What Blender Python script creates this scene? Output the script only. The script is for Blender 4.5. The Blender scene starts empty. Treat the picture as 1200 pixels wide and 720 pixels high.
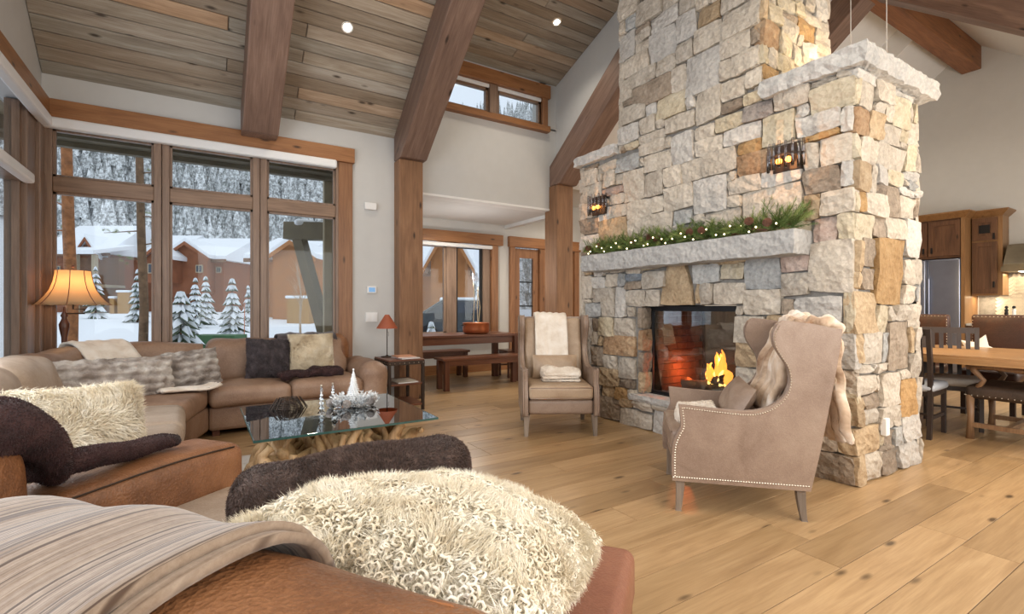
import bpy, math, random
import numpy as np
from mathutils import Matrix, Vector
random.seed(7)
PI = math.pi
SC = bpy.context.scene
COL = SC.collection
# ---------------- camera: level, 1.2 m up, looking between the window wall (+Y) and the kitchen (+X)
EYE = 1.2; SN, CS, FPX = 0.533, 0.846, 579.0
YAW = math.atan2(SN, CS)
cd = bpy.data.cameras.new('camera'); cam = bpy.data.objects.new('camera', cd); COL.objects.link(cam)
cd.sensor_width = 36; cd.lens = FPX * 36 / 1200; cd.clip_start = 0.03; cd.clip_end = 600
cam.location = (0, 0, EYE); cam.rotation_euler = (PI / 2, 0, -YAW)
SC.camera = cam
SC.view_settings.view_transform = 'Standard'; SC.view_settings.look = 'None'
SC.view_settings.exposure = 0.72; SC.view_settings.gamma = 1.0; SC.view_settings.use_curve_mapping = False
# ---------------- overcast winter sky
W = bpy.data.worlds.new('sky'); SC.world = W; W.use_nodes = True
bgn = W.node_tree.nodes['Background']; bgn.inputs[0].default_value = (0.86, 0.92, 1.0, 1); bgn.inputs[1].default_value = 0.66
SC.cycles.max_bounces = 7; SC.cycles.diffuse_bounces = 4; SC.cycles.glossy_bounces = 3
SC.cycles.transmission_bounces = 4; SC.cycles.transparent_max_bounces = 12
SC.cycles.use_denoising = True; SC.cycles.sample_clamp_indirect = 6; SC.cycles.caustics_reflective = False; SC.cycles.caustics_refractive = False

def area(loc, rot, sx, sy, power, col):
    l = bpy.data.lights.new('fill_daylight', 'AREA'); l.shape = 'RECTANGLE'; l.size = sx; l.size_y = sy; l.energy = power; l.color = col
    o = bpy.data.objects.new('fill_panel', l); COL.objects.link(o); o.location = loc; o.rotation_euler = rot
# daylight panels added out of view along the left windows and windowless south wall
area((-1.15, 2.3, 1.75), (0, -PI / 2, 0), 2.2, 4.4, 72, (0.93, 0.96, 1.0))
area((3.2, -1.05, 1.9), (PI / 2, 0, 0), 6.5, 2.4, 120, (1.0, 0.97, 0.93))
area((8.6, -1.05, 1.8), (PI / 2, 0, 0), 4.0, 2.2, 75, (1.0, 0.96, 0.9))

# ---------------- node helpers
def new_mat(name):
    m = bpy.data.materials.new(name); m.use_nodes = True
    nt = m.node_tree; return m, nt, nt.nodes['Principled BSDF']
def N(nt, t, **kw):
    n = nt.nodes.new(t)
    for k, v in kw.items():
        if k.startswith('i_'):
            n.inputs[int(k[2:]) if k[2:].isdigit() else k[2:].replace('_', ' ')].default_value = v
        else: setattr(n, k, v)
    return n
def ramp(nt, stops, src=None):
    r = nt.nodes.new('ShaderNodeValToRGB'); cr = r.color_ramp
    while len(cr.elements) < len(stops): cr.elements.new(0.5)
    for e, (p, c) in zip(cr.elements, stops): e.position = p; e.color = (*c, 1)
    if src is not None: nt.links.new(src, r.inputs[0])
    return r
def coords(nt, scale=(1, 1, 1), rnd=True, rot=(0, 0, 0), tilt=0.0):
    tc = nt.nodes.new('ShaderNodeTexCoord'); mp = nt.nodes.new('ShaderNodeMapping'); mp.inputs['Scale'].default_value = scale; mp.inputs['Rotation'].default_value = rot
    src = tc.outputs['Object']
    if tilt:
        m0 = nt.nodes.new('ShaderNodeMapping'); m0.inputs['Rotation'].default_value = (tilt, 0, 0); nt.links.new(src, m0.inputs[0]); src = m0.outputs[0]
    if rnd:
        oi = nt.nodes.new('ShaderNodeObjectInfo'); mu = N(nt, 'ShaderNodeMath', operation='MULTIPLY'); mu.inputs[1].default_value = 37.0
        nt.links.new(oi.outputs['Random'], mu.inputs[0]); va = nt.nodes.new('ShaderNodeVectorMath'); va.operation = 'ADD'
        nt.links.new(src, va.inputs[0]); nt.links.new(mu.outputs[0], va.inputs[1]); src = va.outputs[0]
    nt.links.new(src, mp.inputs[0]); return mp.outputs[0]
def noise(nt, vec, scale, detail=4, rough=0.6, dist=0.0):
    n = nt.nodes.new('ShaderNodeTexNoise'); n.inputs['Scale'].default_value = scale; n.inputs['Detail'].default_value = detail
    n.inputs['Roughness'].default_value = rough; n.inputs['Distortion'].default_value = dist; nt.links.new(vec, n.inputs['Vector']); return n.outputs['Fac']
def mixc(nt, f, a, b, mode='MIX'):
    m = nt.nodes.new('ShaderNodeMix'); m.data_type = 'RGBA'; m.blend_type = mode
    for s, v in ((m.inputs[0], f), (m.inputs[6], a), (m.inputs[7], b)):
        if hasattr(v, 'is_linked') or hasattr(v, 'node'): nt.links.new(v, s)
        else: s.default_value = v if not isinstance(v, tuple) else ((*v, 1) if len(v) == 3 else v)
    return m.outputs[2]
def bump(nt, p, h, strength=0.3, dist=0.01):
    b = nt.nodes.new('ShaderNodeBump'); b.inputs['Strength'].default_value = strength; b.inputs['Distance'].default_value = dist
    nt.links.new(h, b.inputs['Height']); nt.links.new(b.outputs[0], p.inputs['Normal'])
def sc3(c, k): return tuple(min(1, x * k) for x in c)
def plain(name, c, rough=0.6, metal=0.0, var=0.12, nscale=6.0, bmp=0.0, bscale=60, emit=None, es=0):
    m, nt, p = new_mat(name); v = coords(nt)
    f = noise(nt, v, nscale); r = ramp(nt, [(0.3, sc3(c, 1 - var)), (0.7, sc3(c, 1 + var))], f); nt.links.new(r.outputs[0], p.inputs['Base Color'])
    p.inputs['Roughness'].default_value = rough; p.inputs['Metallic'].default_value = metal
    if bmp: bump(nt, p, noise(nt, v, bscale, 3), bmp)
    if emit: p.inputs['Emission Color'].default_value = (*emit, 1); p.inputs['Emission Strength'].default_value = es
    return m
def wood(name, dark, mid, light, axis=0, rough=0.45, knots=True, rnd=0.35, tints=None, grain=1.0, bmp=0.15, tilt=0.0):
    """long grain along axis; every board shifts its own figure and tint"""
    m, nt, p = new_mat(name)
    s = [9 * grain] * 3; s[axis] = 0.9 * grain
    TL = tilt
    v = coords(nt, tuple(s), tilt=TL); f = noise(nt, v, 1.6, 5, 0.6, 0.8)
    s2 = [60.0] * 3; s2[axis] = 2.0
    v2 = coords(nt, tuple(s2), tilt=TL); g = noise(nt, v2, 1.5, 3, 0.7)
    col = ramp(nt, [(0.25, dark), (0.5, mid), (0.75, light)], f).outputs[0]
    col = mixc(nt, 0.35, col, ramp(nt, [(0.3, dark), (0.7, light)], g).outputs[0])
    if knots:
        s3 = [6.5] * 3; s3[axis] = 2.2
        v3 = coords(nt, tuple(s3), tilt=TL); vo = nt.nodes.new('ShaderNodeTexVoronoi'); vo.inputs['Scale'].default_value = 1.0; nt.links.new(v3, vo.inputs['Vector'])
        k = ramp(nt, [(0.05, (1, 1, 1)), (0.14, (0, 0, 0))], vo.outputs['Distance']).outputs[0]
        col = mixc(nt, k, col, sc3(dark, 0.35))
    oi = nt.nodes.new('ShaderNodeObjectInfo')
    if tints:
        tr = ramp(nt, tints, oi.outputs['Random']); tr.color_ramp.interpolation = 'LINEAR'
        col = mixc(nt, 1.0, col, tr.outputs[0], 'MULTIPLY')
    elif rnd:
        tr = ramp(nt, [(0, (1 - rnd,) * 3), (1, (1 + rnd * 0.3,) * 3)], oi.outputs['Random']); col = mixc(nt, 1.0, col, tr.outputs[0], 'MULTIPLY')
    nt.links.new(col, p.inputs['Base Color']); p.inputs['Roughness'].default_value = rough
    if bmp: bump(nt, p, g, bmp, 0.004)
    return m
def stone(name, a, b, c):
    m, nt, p = new_mat(name); v = coords(nt)
    f = noise(nt, v, 5.5, 6, 0.62, 0.6); col = ramp(nt, [(0.28, a), (0.5, b), (0.72, c)], f).outputs[0]
    f2 = noise(nt, v, 38, 5, 0.7); col = mixc(nt, 0.28, col, ramp(nt, [(0.35, sc3(a, 0.62)), (0.6, sc3(c, 1.12))], f2).outputs[0])
    oi = nt.nodes.new('ShaderNodeObjectInfo'); tr = ramp(nt, [(0, (0.82, 0.81, 0.8)), (1, (1.1, 1.08, 1.05))], oi.outputs['Random'])
    col = mixc(nt, 1.0, col, tr.outputs[0], 'MULTIPLY')
    nt.links.new(col, p.inputs['Base Color']); p.inputs['Roughness'].default_value = 0.85
    vo = nt.nodes.new('ShaderNodeTexVoronoi'); vo.inputs['Scale'].default_value = 22; nt.links.new(v, vo.inputs['Vector'])
    ad = N(nt, 'ShaderNodeMath', operation='ADD'); nt.links.new(noise(nt, v, 28, 6, 0.65), ad.inputs[0]); nt.links.new(vo.outputs['Distance'], ad.inputs[1])
    bump(nt, p, ad.outputs[0], 0.9, 0.016); return m
def leather(name, dark, mid, light, rough=0.42, scale=3.0, crack=0.25):
    m, nt, p = new_mat(name); v = coords(nt, rnd=False)
    f = noise(nt, v, scale, 6, 0.6, 0.5); col = ramp(nt, [(0.3, dark), (0.5, mid), (0.72, light)], f).outputs[0]
    f2 = noise(nt, v, scale * 9, 5, 0.7, 1.5); col = mixc(nt, 0.22, col, ramp(nt, [(0.42, light), (0.5, dark), (0.58, light)], f2).outputs[0])
    nt.links.new(col, p.inputs['Base Color']); rr = ramp(nt, [(0.3, (rough + .12,) * 3), (0.7, (rough - .1,) * 3)], f); nt.links.new(rr.outputs[0], p.inputs['Roughness'])
    vo = nt.nodes.new('ShaderNodeTexVoronoi'); vo.inputs['Scale'].default_value = 130; nt.links.new(v, vo.inputs['Vector'])
    ad = N(nt, 'ShaderNodeMath', operation='MULTIPLY_ADD'); nt.links.new(noise(nt, v, 14, 5, 0.7), ad.inputs[0]); ad.inputs[1].default_value = 3.0; nt.links.new(vo.outputs['Distance'], ad.inputs[2])
    bump(nt, p, ad.outputs[0], crack, 0.004); return m
def furmat(name, dark, mid, light, scale=9.0, rough=0.9, sheen=0.3):
    m, nt, p = new_mat(name); v = coords(nt, rnd=False)
    col = ramp(nt, [(0.3, dark), (0.5, mid), (0.72, light)], noise(nt, v, scale, 4, 0.6, 0.4)).outputs[0]
    nt.links.new(col, p.inputs['Base Color']); p.inputs['Roughness'].default_value = rough
    p.inputs['Sheen Weight'].default_value = sheen; p.inputs['Sheen Roughness'].default_value = 0.5; return m
def glass(name, tint=(0.97, 0.99, 0.99), refl=0.08, rough=0.0):
    m, nt, p = new_mat(name); nt.nodes.remove(p)
    t = N(nt, 'ShaderNodeBsdfTransparent'); t.inputs[0].default_value = (*tint, 1)
    g = N(nt, 'ShaderNodeBsdfGlossy'); g.inputs['Roughness'].default_value = rough; g.inputs[0].default_value = (0.95, 0.98, 1, 1)
    fr = N(nt, 'ShaderNodeFresnel'); fr.inputs[0].default_value = 1.5; ma = N(nt, 'ShaderNodeMath', operation='MULTIPLY'); ma.inputs[1].default_value = refl / 0.04
    ma.use_clamp = True; nt.links.new(fr.outputs[0], ma.inputs[0])
    mx = nt.nodes.new('ShaderNodeMixShader'); nt.links.new(ma.outputs[0], mx.inputs[0]); nt.links.new(t.outputs[0], mx.inputs[1]); nt.links.new(g.outputs[0], mx.inputs[2])
    nt.links.new(mx.outputs[0], nt.nodes['Material Output'].inputs[0]); return m
def emis(name, c, s):
    m, nt, p = new_mat(name); p.inputs['Base Color'].default_value = (*c, 1); p.inputs['Emission Color'].default_value = (*c, 1); p.inputs['Emission Strength'].default_value = s; return m

# ---------------- geometry helpers
class G:
    def __init__(s): s.v = []; s.f = []
    def add(s, v, f):
        o = len(s.v); s.v.extend([tuple(map(float, x)) for x in v]); s.f.extend([tuple(int(i) + o for i in q) for q in f]); return s
    def box(s, x0, x1, y0, y1, z0, z1):
        return s.add([(x0, y0, z0), (x1, y0, z0), (x1, y1, z0), (x0, y1, z0), (x0, y0, z1), (x1, y0, z1), (x1, y1, z1), (x0, y1, z1)],
                     [(0, 3, 2, 1), (4, 5, 6, 7), (0, 1, 5, 4), (1, 2, 6, 5), (2, 3, 7, 6), (3, 0, 4, 7)])
    def prism(s, poly, ax, a, b):
        """poly in the two other axes (in x,y,z order), extruded along ax from a to b"""
        n = len(poly)
        def P(p, t):
            q = list(p); q.insert(ax, t); return tuple(q)
        v = [P(p, a) for p in poly] + [P(p, b) for p in poly]
        f = [tuple(range(n)), tuple(range(2 * n - 1, n - 1, -1))] + [(i, i + n, (i + 1) % n + n, (i + 1) % n) for i in range(n)]
        return s.add(v, f)
    def tube(s, pts, r, n=8, caps=True):
        pts = [Vector(p) for p in pts]; rs = r if isinstance(r, (list, tuple)) else [r] * len(pts)
        V = []; prev = None
        for i, p in enumerate(pts):
            d = (pts[min(i + 1, len(pts) - 1)] - pts[max(i - 1, 0)]).normalized()
            if prev is None: a = d.orthogonal().normalized()
            else: a = (prev - d * prev.dot(d)); a = a.normalized() if a.length > 1e-6 else d.orthogonal().normalized()
            prev = a; b = d.cross(a)
            V += [p + (a * math.cos(2 * PI * k / n) + b * math.sin(2 * PI * k / n)) * rs[i] for k in range(n)]
        F_ = [(i * n + k, i * n + (k + 1) % n, (i + 1) * n + (k + 1) % n, (i + 1) * n + k) for i in range(len(pts) - 1) for k in range(n)]
        if caps: F_ += [tuple(range(n - 1, -1, -1)), tuple((len(pts) - 1) * n + k for k in range(n))]
        return s.add(V, F_)
    def lathe(s, prof, cx=0, cy=0, n=24, cz=0):
        V = [(cx + r * math.cos(2 * PI * k / n), cy + r * math.sin(2 * PI * k / n), cz + z) for r, z in prof for k in range(n)]
        F_ = [(i * n + k, i * n + (k + 1) % n, (i + 1) * n + (k + 1) % n, (i + 1) * n + k) for i in range(len(prof) - 1) for k in range(n)]
        return s.add(V, F_)
    def ball(s, c, r, n=8):
        return s.lathe([(max(1e-4, r * math.sin(PI * i / n)), -r * math.cos(PI * i / n)) for i in range(n + 1)], c[0], c[1], n + 2, c[2])
    def xf(s, M):
        s.v = [tuple(M @ Vector(p)) for p in s.v]; return s
    def merge(s, o): return s.add(o.v, o.f)
def obj(name, g, mat, parent=None, smooth=False, bevel=0.0, loc=None, rot=None, kind=None, label=None, sub=0):
    me = bpy.data.meshes.new(name); me.from_pydata(g.v, [], g.f); me.materials.append(mat)
    if smooth: me.polygons.foreach_set('use_smooth', [True] * len(me.polygons))
    o = bpy.data.objects.new(name, me); COL.objects.link(o)
    if loc: o.location = loc
    if rot: o.rotation_euler = rot
    if parent is not None: o.parent = parent
    if bevel:
        b = o.modifiers.new('bevel', 'BEVEL'); b.width = bevel; b.segments = 2; b.limit_method = 'ANGLE'
    if sub:
        b = o.modifiers.new('sub', 'SUBSURF'); b.levels = sub; b.render_levels = sub
    if kind: o['kind'] = kind
    if label: o['label'] = label
    return o
def thing(name, label, cat, loc=(0, 0, 0), rotz=0.0, group=None):
    o = bpy.data.objects.new(name, None); COL.objects.link(o); o.location = loc; o.rotation_euler = (0, 0, rotz); o.empty_display_size = 0.1
    return tag(o, label, cat, group)
def tag(o, label, cat, group=None):
    o['label'] = label; o['category'] = cat
    if group: o['group'] = group
    return o
def struct(name, g, mat, parent=None, **kw): return obj(name, g, mat, parent, kind='structure', **kw)
def base(name, loc=(0, 0, 0)):
    o = bpy.data.objects.new(name, None); COL.objects.link(o); o.location = loc; o['kind'] = 'structure'; return o
def copy_tree(o, parent=None, **kw):
    c = o.copy(); COL.objects.link(c); c.parent = parent
    for ch in list(o.children): copy_tree(ch, c)
    for k, v in kw.items():
        if k == 'loc': c.location = v
        elif k == 'rotz': c.rotation_euler = (0, 0, v)
        else: c[k] = v
    return c
def at(px, py, d):
    r = (px - 600) / FPX; return Vector((d * (SN + CS * r), d * (CS - SN * r), EYE + (360 - py) / FPX * d))

def shell(n=10, edge=3):
    """the surface of a cube [-1,1]^3 as a welded grid, denser near its edges"""
    t = np.concatenate([np.linspace(-1, -0.72, edge, endpoint=False), np.linspace(-0.72, 0.72, n), np.linspace(1, 0.72, edge, endpoint=False)[::-1]])
    idx = {}; V = []; Fc = []
    def vid(p):
        k = tuple(np.round(p, 5))
        if k not in idx: idx[k] = len(V); V.append(k)
        return idx[k]
    for ax in range(3):
        for sg in (-1, 1):
            u, w = (ax + 1) % 3, (ax + 2) % 3
            for i in range(len(t) - 1):
                for j in range(len(t) - 1):
                    q = []
                    for a, b in ((t[i], t[j]), (t[i + 1], t[j]), (t[i + 1], t[j + 1]), (t[i], t[j + 1])):
                        p = [0, 0, 0]; p[ax] = sg; p[u] = a; p[w] = b; q.append(vid(p))
                    Fc.append(tuple(q) if sg > 0 else tuple(q[::-1]))
    return np.array(V, float), Fc
_SH = {}
def soft(c, s, r, puff=0.0, n=10, edge=3, wob=0.0, seed=0, puffs=(1, 1, 1), fn=None):
    """rounded upholstered block centred c, size s, corner radius r; puff swells the faces; wob adds soft creases"""
    if (n, edge) not in _SH: _SH[(n, edge)] = shell(n, edge)
    V, Fc = _SH[(n, edge)]; h = np.array(s) / 2; r = min(r, h.min() * 0.98)
    P = np.sign(V) * np.abs(V) * h
    # put the outer band into the rounded zone
    a = np.abs(V); inner = (h - r)
    P = np.where(a > 0.72, np.sign(V) * (inner + (a - 0.72) / 0.28 * r), np.sign(V) * a / 0.72 * inner)
    q = np.clip(P, -inner, inner); d = P - q; L = np.linalg.norm(d, axis=1, keepdims=True); L[L == 0] = 1
    P = q + d / L * r
    if puff:
        U = P / h
        for ax in range(3):
            u, w = (ax + 1) % 3, (ax + 2) % 3
            P[:, ax] += np.sign(U[:, ax]) * (np.abs(U[:, ax]) ** 3) * puff * puffs[ax] * (1 - U[:, u] ** 2) * (1 - U[:, w] ** 2)
    if wob:
        rs = np.random.RandomState(seed)
        for k in range(5):
            w = rs.normal(size=3) * (5 + 4 * k); ph = rs.rand() * 6; P += (wob / (k + 1)) * np.sin(P @ w + ph)[:, None] * (P / h) * 0.7
    if fn: P = fn(P)
    g = G(); g.add(P + np.array(c), Fc); return g
def pillow(w, h, t, n=16, seed=0, wob=0.006, pinch=0.07):
    """a throw pillow in its own x (width), z (height), y (thickness) frame"""
    u = np.linspace(-1, 1, n); g = G(); V = []; rs = np.random.RandomState(seed); ph = rs.rand(4) * 6
    for sg in (-1, 1):
        for a in u:
            for b in u:
                e = ((1 - abs(a) ** 2.6) * (1 - abs(b) ** 2.6)); e = max(e, 0) ** 0.55
                V.append((w / 2 * a * (1 - pinch * (1 - b * b)), sg * (t / 2 * e + wob * math.sin(5 * a + 4 * b + ph[0] + sg) * e), h / 2 * b * (1 - pinch * (1 - a * a))))
    Fc = []
    for s_ in (0, 1):
        o = s_ * n * n
        for i in range(n - 1):
            for j in range(n - 1):
                q = (o + i * n + j, o + (i + 1) * n + j, o + (i + 1) * n + j + 1, o + i * n + j + 1)
                Fc.append(q if s_ == 0 else q[::-1])
    g.add(V, Fc); return g
def grid_surf(P, thick=0.0):
    """P[i][j] points; optional thickness along the normal"""
    P = np.array(P, float); n, m, _ = P.shape; g = G()
    F_ = [(i * m + j, (i + 1) * m + j, (i + 1) * m + j + 1, i * m + j + 1) for i in range(n - 1) for j in range(m - 1)]
    if not thick: return g.add(P.reshape(-1, 3), F_)
    du = np.gradient(P, axis=0); dv = np.gradient(P, axis=1); nn = np.cross(du, dv); nn /= np.linalg.norm(nn, axis=2, keepdims=True) + 1e-9
    Q = P + nn * thick; N_ = n * m
    F2 = [tuple(k + N_ for k in q[::-1]) for q in F_]
    bd = [(i, 0, i + 1, 0) for i in range(n - 1)] + [(n - 1, j, n - 1, j + 1) for j in range(m - 1)] + [(i + 1, m - 1, i, m - 1) for i in range(n - 1)] + [(0, j + 1, 0, j) for j in range(m - 1)]
    F3 = [(a * m + b, a * m + b + N_, c * m + d + N_, c * m + d) for a, b, c, d in bd]
    return g.add(np.concatenate([P.reshape(-1, 3), Q.reshape(-1, 3)]), F_ + F2 + F3)
def fur(g, count, length, width, seed=0, lean=0.5, down=0.25, up_only=None, clump=14.0):
    """short strands rooted over the surface of g, combed in soft clumps"""
    rs = np.random.RandomState(seed); V = np.array(g.v); T = []
    for q in g.f:
        for k in range(1, len(q) - 1): T.append((q[0], q[k], q[k + 1]))
    T = np.array(T); A, B, C = V[T[:, 0]], V[T[:, 1]], V[T[:, 2]]; nrm = np.cross(B - A, C - A); ar = np.linalg.norm(nrm, axis=1); nrm /= ar[:, None] + 1e-12
    pick = rs.choice(len(T), count, p=ar / ar.sum()); r1 = np.sqrt(rs.rand(count, 1)); r2 = rs.rand(count, 1)
    P = (1 - r1) * A[pick] + r1 * (1 - r2) * B[pick] + r1 * r2 * C[pick]; Nn = nrm[pick]
    w = rs.normal(size=(3, 3)) * clump; cl = np.stack([np.sin(P @ w[k] + k) for k in range(3)], 1)
    D = Nn + lean * (cl + rs.normal(size=(count, 3)) * 0.45) + np.array([0, 0, -down]); D /= np.linalg.norm(D, axis=1, keepdims=True)
    L = length * (0.6 + 0.6 * rs.rand(count, 1)); S = np.cross(D, rs.normal(size=(count, 3))); S /= np.linalg.norm(S, axis=1, keepdims=True) + 1e-9
    mid = P + (Nn * 0.6 + D * 0.4) * L * 0.5; tip = P + D * L + np.array([0, 0, -down * 0.3]) * L
    W_ = width / 2; X = np.concatenate([P - S * W_, P + S * W_, mid + S * W_ * .8, mid - S * W_ * .8, tip])
    i = np.arange(count); c = count; h = G()
    h.v = [tuple(x) for x in X.tolist()]
    h.f = np.stack([i, i + c, i + 2 * c, i + 3 * c], 1).tolist() + np.stack([i + 3 * c, i + 2 * c, i + 4 * c], 1).tolist()
    g.merge_fast(h); return g
def merge_fast(s, h):
    o = len(s.v); s.v.extend(h.v); s.f.extend([tuple(k + o for k in q) for q in h.f])
G.merge_fast = merge_fast
def curls(g, count, length, rad, seed=0, zmin=None, face=None):
    """sheepskin locks: every lock is a small spiral of tapered yarn"""
    rs = np.random.RandomState(seed); V = np.array(g.v); T = []
    for q in g.f:
        for k in range(1, len(q) - 1): T.append((q[0], q[k], q[k + 1]))
    T = np.array(T); A, B, C = V[T[:, 0]], V[T[:, 1]], V[T[:, 2]]; nrm = np.cross(B - A, C - A); ar = np.linalg.norm(nrm, axis=1); nrm /= ar[:, None] + 1e-12
    if face is not None: ar = ar * (nrm @ np.array(face) > -0.35)
    pick = rs.choice(len(T), count, p=ar / ar.sum()); m = 8
    h = G()
    for t in pick:
        r1 = math.sqrt(rs.rand()); r2 = rs.rand(); p = (1 - r1) * A[t] + r1 * (1 - r2) * B[t] + r1 * r2 * C[t]; n_ = nrm[t]
        d = n_ + rs.normal(size=3) * 0.35; d /= np.linalg.norm(d); a = np.cross(d, rs.normal(size=3)); a /= np.linalg.norm(a); b = np.cross(d, a)
        L = length * (0.7 + 0.6 * rs.rand()); R = rad * (0.8 + 0.5 * rs.rand()); turns = 0.9 + rs.rand() * 0.5; ph = rs.rand() * 6
        o = len(h.v)
        for k in range(m):
            s = k / (m - 1); an = ph + turns * 2 * PI * s; c0 = p + d * L * math.sin(s * 1.75) * .9 + (a * math.cos(an) + b * math.sin(an)) * R * (0.35 + 0.65 * s)
            th = 0.0038 * (1.15 - 0.6 * s); e1 = a * math.cos(an) + b * math.sin(an)
            h.v += [tuple(c0 + e1 * th), tuple(c0 - e1 * th * .5 + d * th), tuple(c0 - e1 * th * .5 - d * th)]
        for k in range(m - 1):
            for j in range(3): h.f.append((o + k * 3 + j, o + k * 3 + (j + 1) % 3, o + (k + 1) * 3 + (j + 1) % 3, o + (k + 1) * 3 + j))
    g.merge_fast(h); return g

# ---------------- materials
M = {}
M['wall'] = plain('wall_paint', (0.575, 0.575, 0.56), 0.9, var=0.02)
M['white'] = plain('white_paint', (0.82, 0.82, 0.81), 0.7, var=0.02)
M['ceil'] = plain('ceiling_paint', (0.74, 0.74, 0.73), 0.9, var=0.02)
M['beam_y'] = wood('rafter_timber', (0.10, 0.057, 0.041), (0.20, 0.122, 0.09), (0.31, 0.205, 0.155), 1, 0.5, rnd=0.15, tilt=0.669, bmp=.35)
M['beam_s'] = wood('south_rafter_timber', (0.10, 0.057, 0.041), (0.20, 0.122, 0.09), (0.31, 0.205, 0.155), 1, 0.5, rnd=0.15, tilt=-0.669)
M['beam_x'] = wood('ridge_timber', (0.10, 0.035, 0.012), (0.22, 0.085, 0.03), (0.33, 0.14, 0.055), 0, 0.5, rnd=0.1)
M['post'] = wood('post_timber', (0.13, 0.06, 0.028), (0.26, 0.13, 0.062), (0.38, 0.205, 0.105), 2, 0.55, rnd=0.1, bmp=0.5)
M['trim_x'] = wood('alder_trim_x', (0.16, 0.062, 0.022), (0.30, 0.13, 0.048), (0.42, 0.20, 0.08), 0, 0.42, rnd=0.1)
M['trim_y'] = wood('alder_trim_y', (0.17, 0.07, 0.026), (0.33, 0.15, 0.058), (0.44, 0.22, 0.09), 1, 0.42, rnd=0.1)
M['trim_z'] = wood('alder_trim_z', (0.15, 0.062, 0.025), (0.28, 0.125, 0.052), (0.38, 0.19, 0.09), 2, 0.42, rnd=0.1)
M['frame_x'] = wood('frame_wood_x', (0.12, 0.068, 0.042), (0.24, 0.15, 0.095), (0.34, 0.22, 0.145), 0, 0.4, knots=False, rnd=0)
M['frame_z'] = wood('frame_wood_z', (0.12, 0.072, 0.048), (0.23, 0.15, 0.105), (0.33, 0.225, 0.16), 2, 0.4, knots=False, rnd=0)
M['floor'] = wood('oak_floor', (0.245, 0.145, 0.066), (0.385, 0.25, 0.128), (0.50, 0.345, 0.19), 0, 0.34, rnd=0.28, bmp=0.05, tints=[(0, (0.76, 0.73, 0.68)), (0.5, (0.98, 0.96, 0.92)), (1, (1.12, 1.1, 1.08))])
M['plank'] = wood('stained_pine', (0.18, 0.135, 0.10), (0.36, 0.30, 0.235), (0.53, 0.485, 0.425), 0, 0.6, rnd=0, bmp=0.2, grain=0.8,
                  tints=[(0, (0.72, 0.66, 0.58)), (0.2, (1.0, 1.02, 1.02)), (0.4, (0.80, 0.85, 0.86)), (0.6, (1.08, 1.06, 1.0)), (0.75, (1.2, 0.90, 0.66)), (0.85, (0.78, 0.74, 0.68)), (1, (1.1, 1.06, 1.0))])
M['shade'] = plain('roller_shade', (0.80, 0.81, 0.82), 0.6, var=0.02)
M['glass'] = glass('window_glass', refl=0.012)
M['tglass'] = glass('table_glass', (0.90, 0.955, 0.94), refl=0.08)
M['mortar'] = plain('mortar', (0.24, 0.225, 0.205), 0.95, var=0.2, nscale=20, bmp=0.5)
S = {'c': stone('stone_cream', (0.40, 0.345, 0.28), (0.545, 0.49, 0.41), (0.65, 0.60, 0.53)),
     'w': stone('stone_white', (0.42, 0.40, 0.375), (0.55, 0.53, 0.50), (0.66, 0.64, 0.60)),
     't': stone('stone_tan', (0.32, 0.22, 0.125), (0.46, 0.34, 0.21), (0.56, 0.45, 0.31)),
     'b': stone('stone_brown', (0.17, 0.13, 0.095), (0.29, 0.235, 0.18), (0.42, 0.35, 0.28)),
     'g': stone('stone_bluegrey', (0.27, 0.28, 0.28), (0.40, 0.41, 0.41), (0.52, 0.53, 0.52)),
     'u': stone('stone_slate', (0.10, 0.13, 0.17), (0.20, 0.24, 0.29), (0.33, 0.36, 0.38)),
     'o': stone('stone_ochre', (0.33, 0.19, 0.07), (0.46, 0.28, 0.12), (0.53, 0.36, 0.18)),
     'r': stone('stone_rust', (0.21, 0.105, 0.045), (0.36, 0.22, 0.12), (0.50, 0.38, 0.25)),
     'y': stone('stone_buff', (0.43, 0.355, 0.24), (0.56, 0.49, 0.355), (0.65, 0.59, 0.47)),
     'p': stone('stone_pink', (0.36, 0.25, 0.21), (0.46, 0.36, 0.31), (0.53, 0.46, 0.42)),
     'd': stone('stone_dark', (0.14, 0.12, 0.115), (0.26, 0.23, 0.215), (0.38, 0.35, 0.32))}
S['k'] = S['t']
M['capstone'] = stone('cap_limestone', (0.40, 0.41, 0.41), (0.53, 0.53, 0.52), (0.63, 0.62, 0.60))
M['black'] = plain('black_steel', (0.02, 0.02, 0.022), 0.45, 0.6, bmp=0.05)
M['iron'] = plain('dark_bronze', (0.045, 0.03, 0.022), 0.5, 0.6)
M['leather'] = leather('sofa_leather', (0.17, 0.095, 0.06), (0.27, 0.165, 0.108), (0.36, 0.24, 0.165), 0.5)
M['leather_warm'] = leather('cognac_leather', (0.085, 0.032, 0.013), (0.20, 0.082, 0.032), (0.33, 0.155, 0.07), 0.40, 4.5, crack=0.45)
M['leather_red'] = leather('russet_leather', (0.14, 0.05, 0.028), (0.22, 0.085, 0.05), (0.29, 0.13, 0.08), 0.45)
M['seat_sheen'] = leather('sheen_pale_leather', (0.26, 0.19, 0.135), (0.37, 0.285, 0.215), (0.46, 0.37, 0.29), 0.45)  # window sheen on the seats painted in as a paler leather
M['taupe'] = leather('taupe_leather', (0.20, 0.13, 0.092), (0.285, 0.20, 0.148), (0.36, 0.27, 0.205), 0.42, 4.0, 0.12)
M['tan_l'] = leather('tan_leather', (0.30, 0.20, 0.125), (0.39, 0.28, 0.185), (0.47, 0.35, 0.245), 0.42, 4.0, 0.12)
M['grey_wood'] = wood('grey_wash_wood', (0.16, 0.12, 0.09), (0.27, 0.21, 0.16), (0.37, 0.30, 0.24), 2, 0.5, knots=False)
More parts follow.
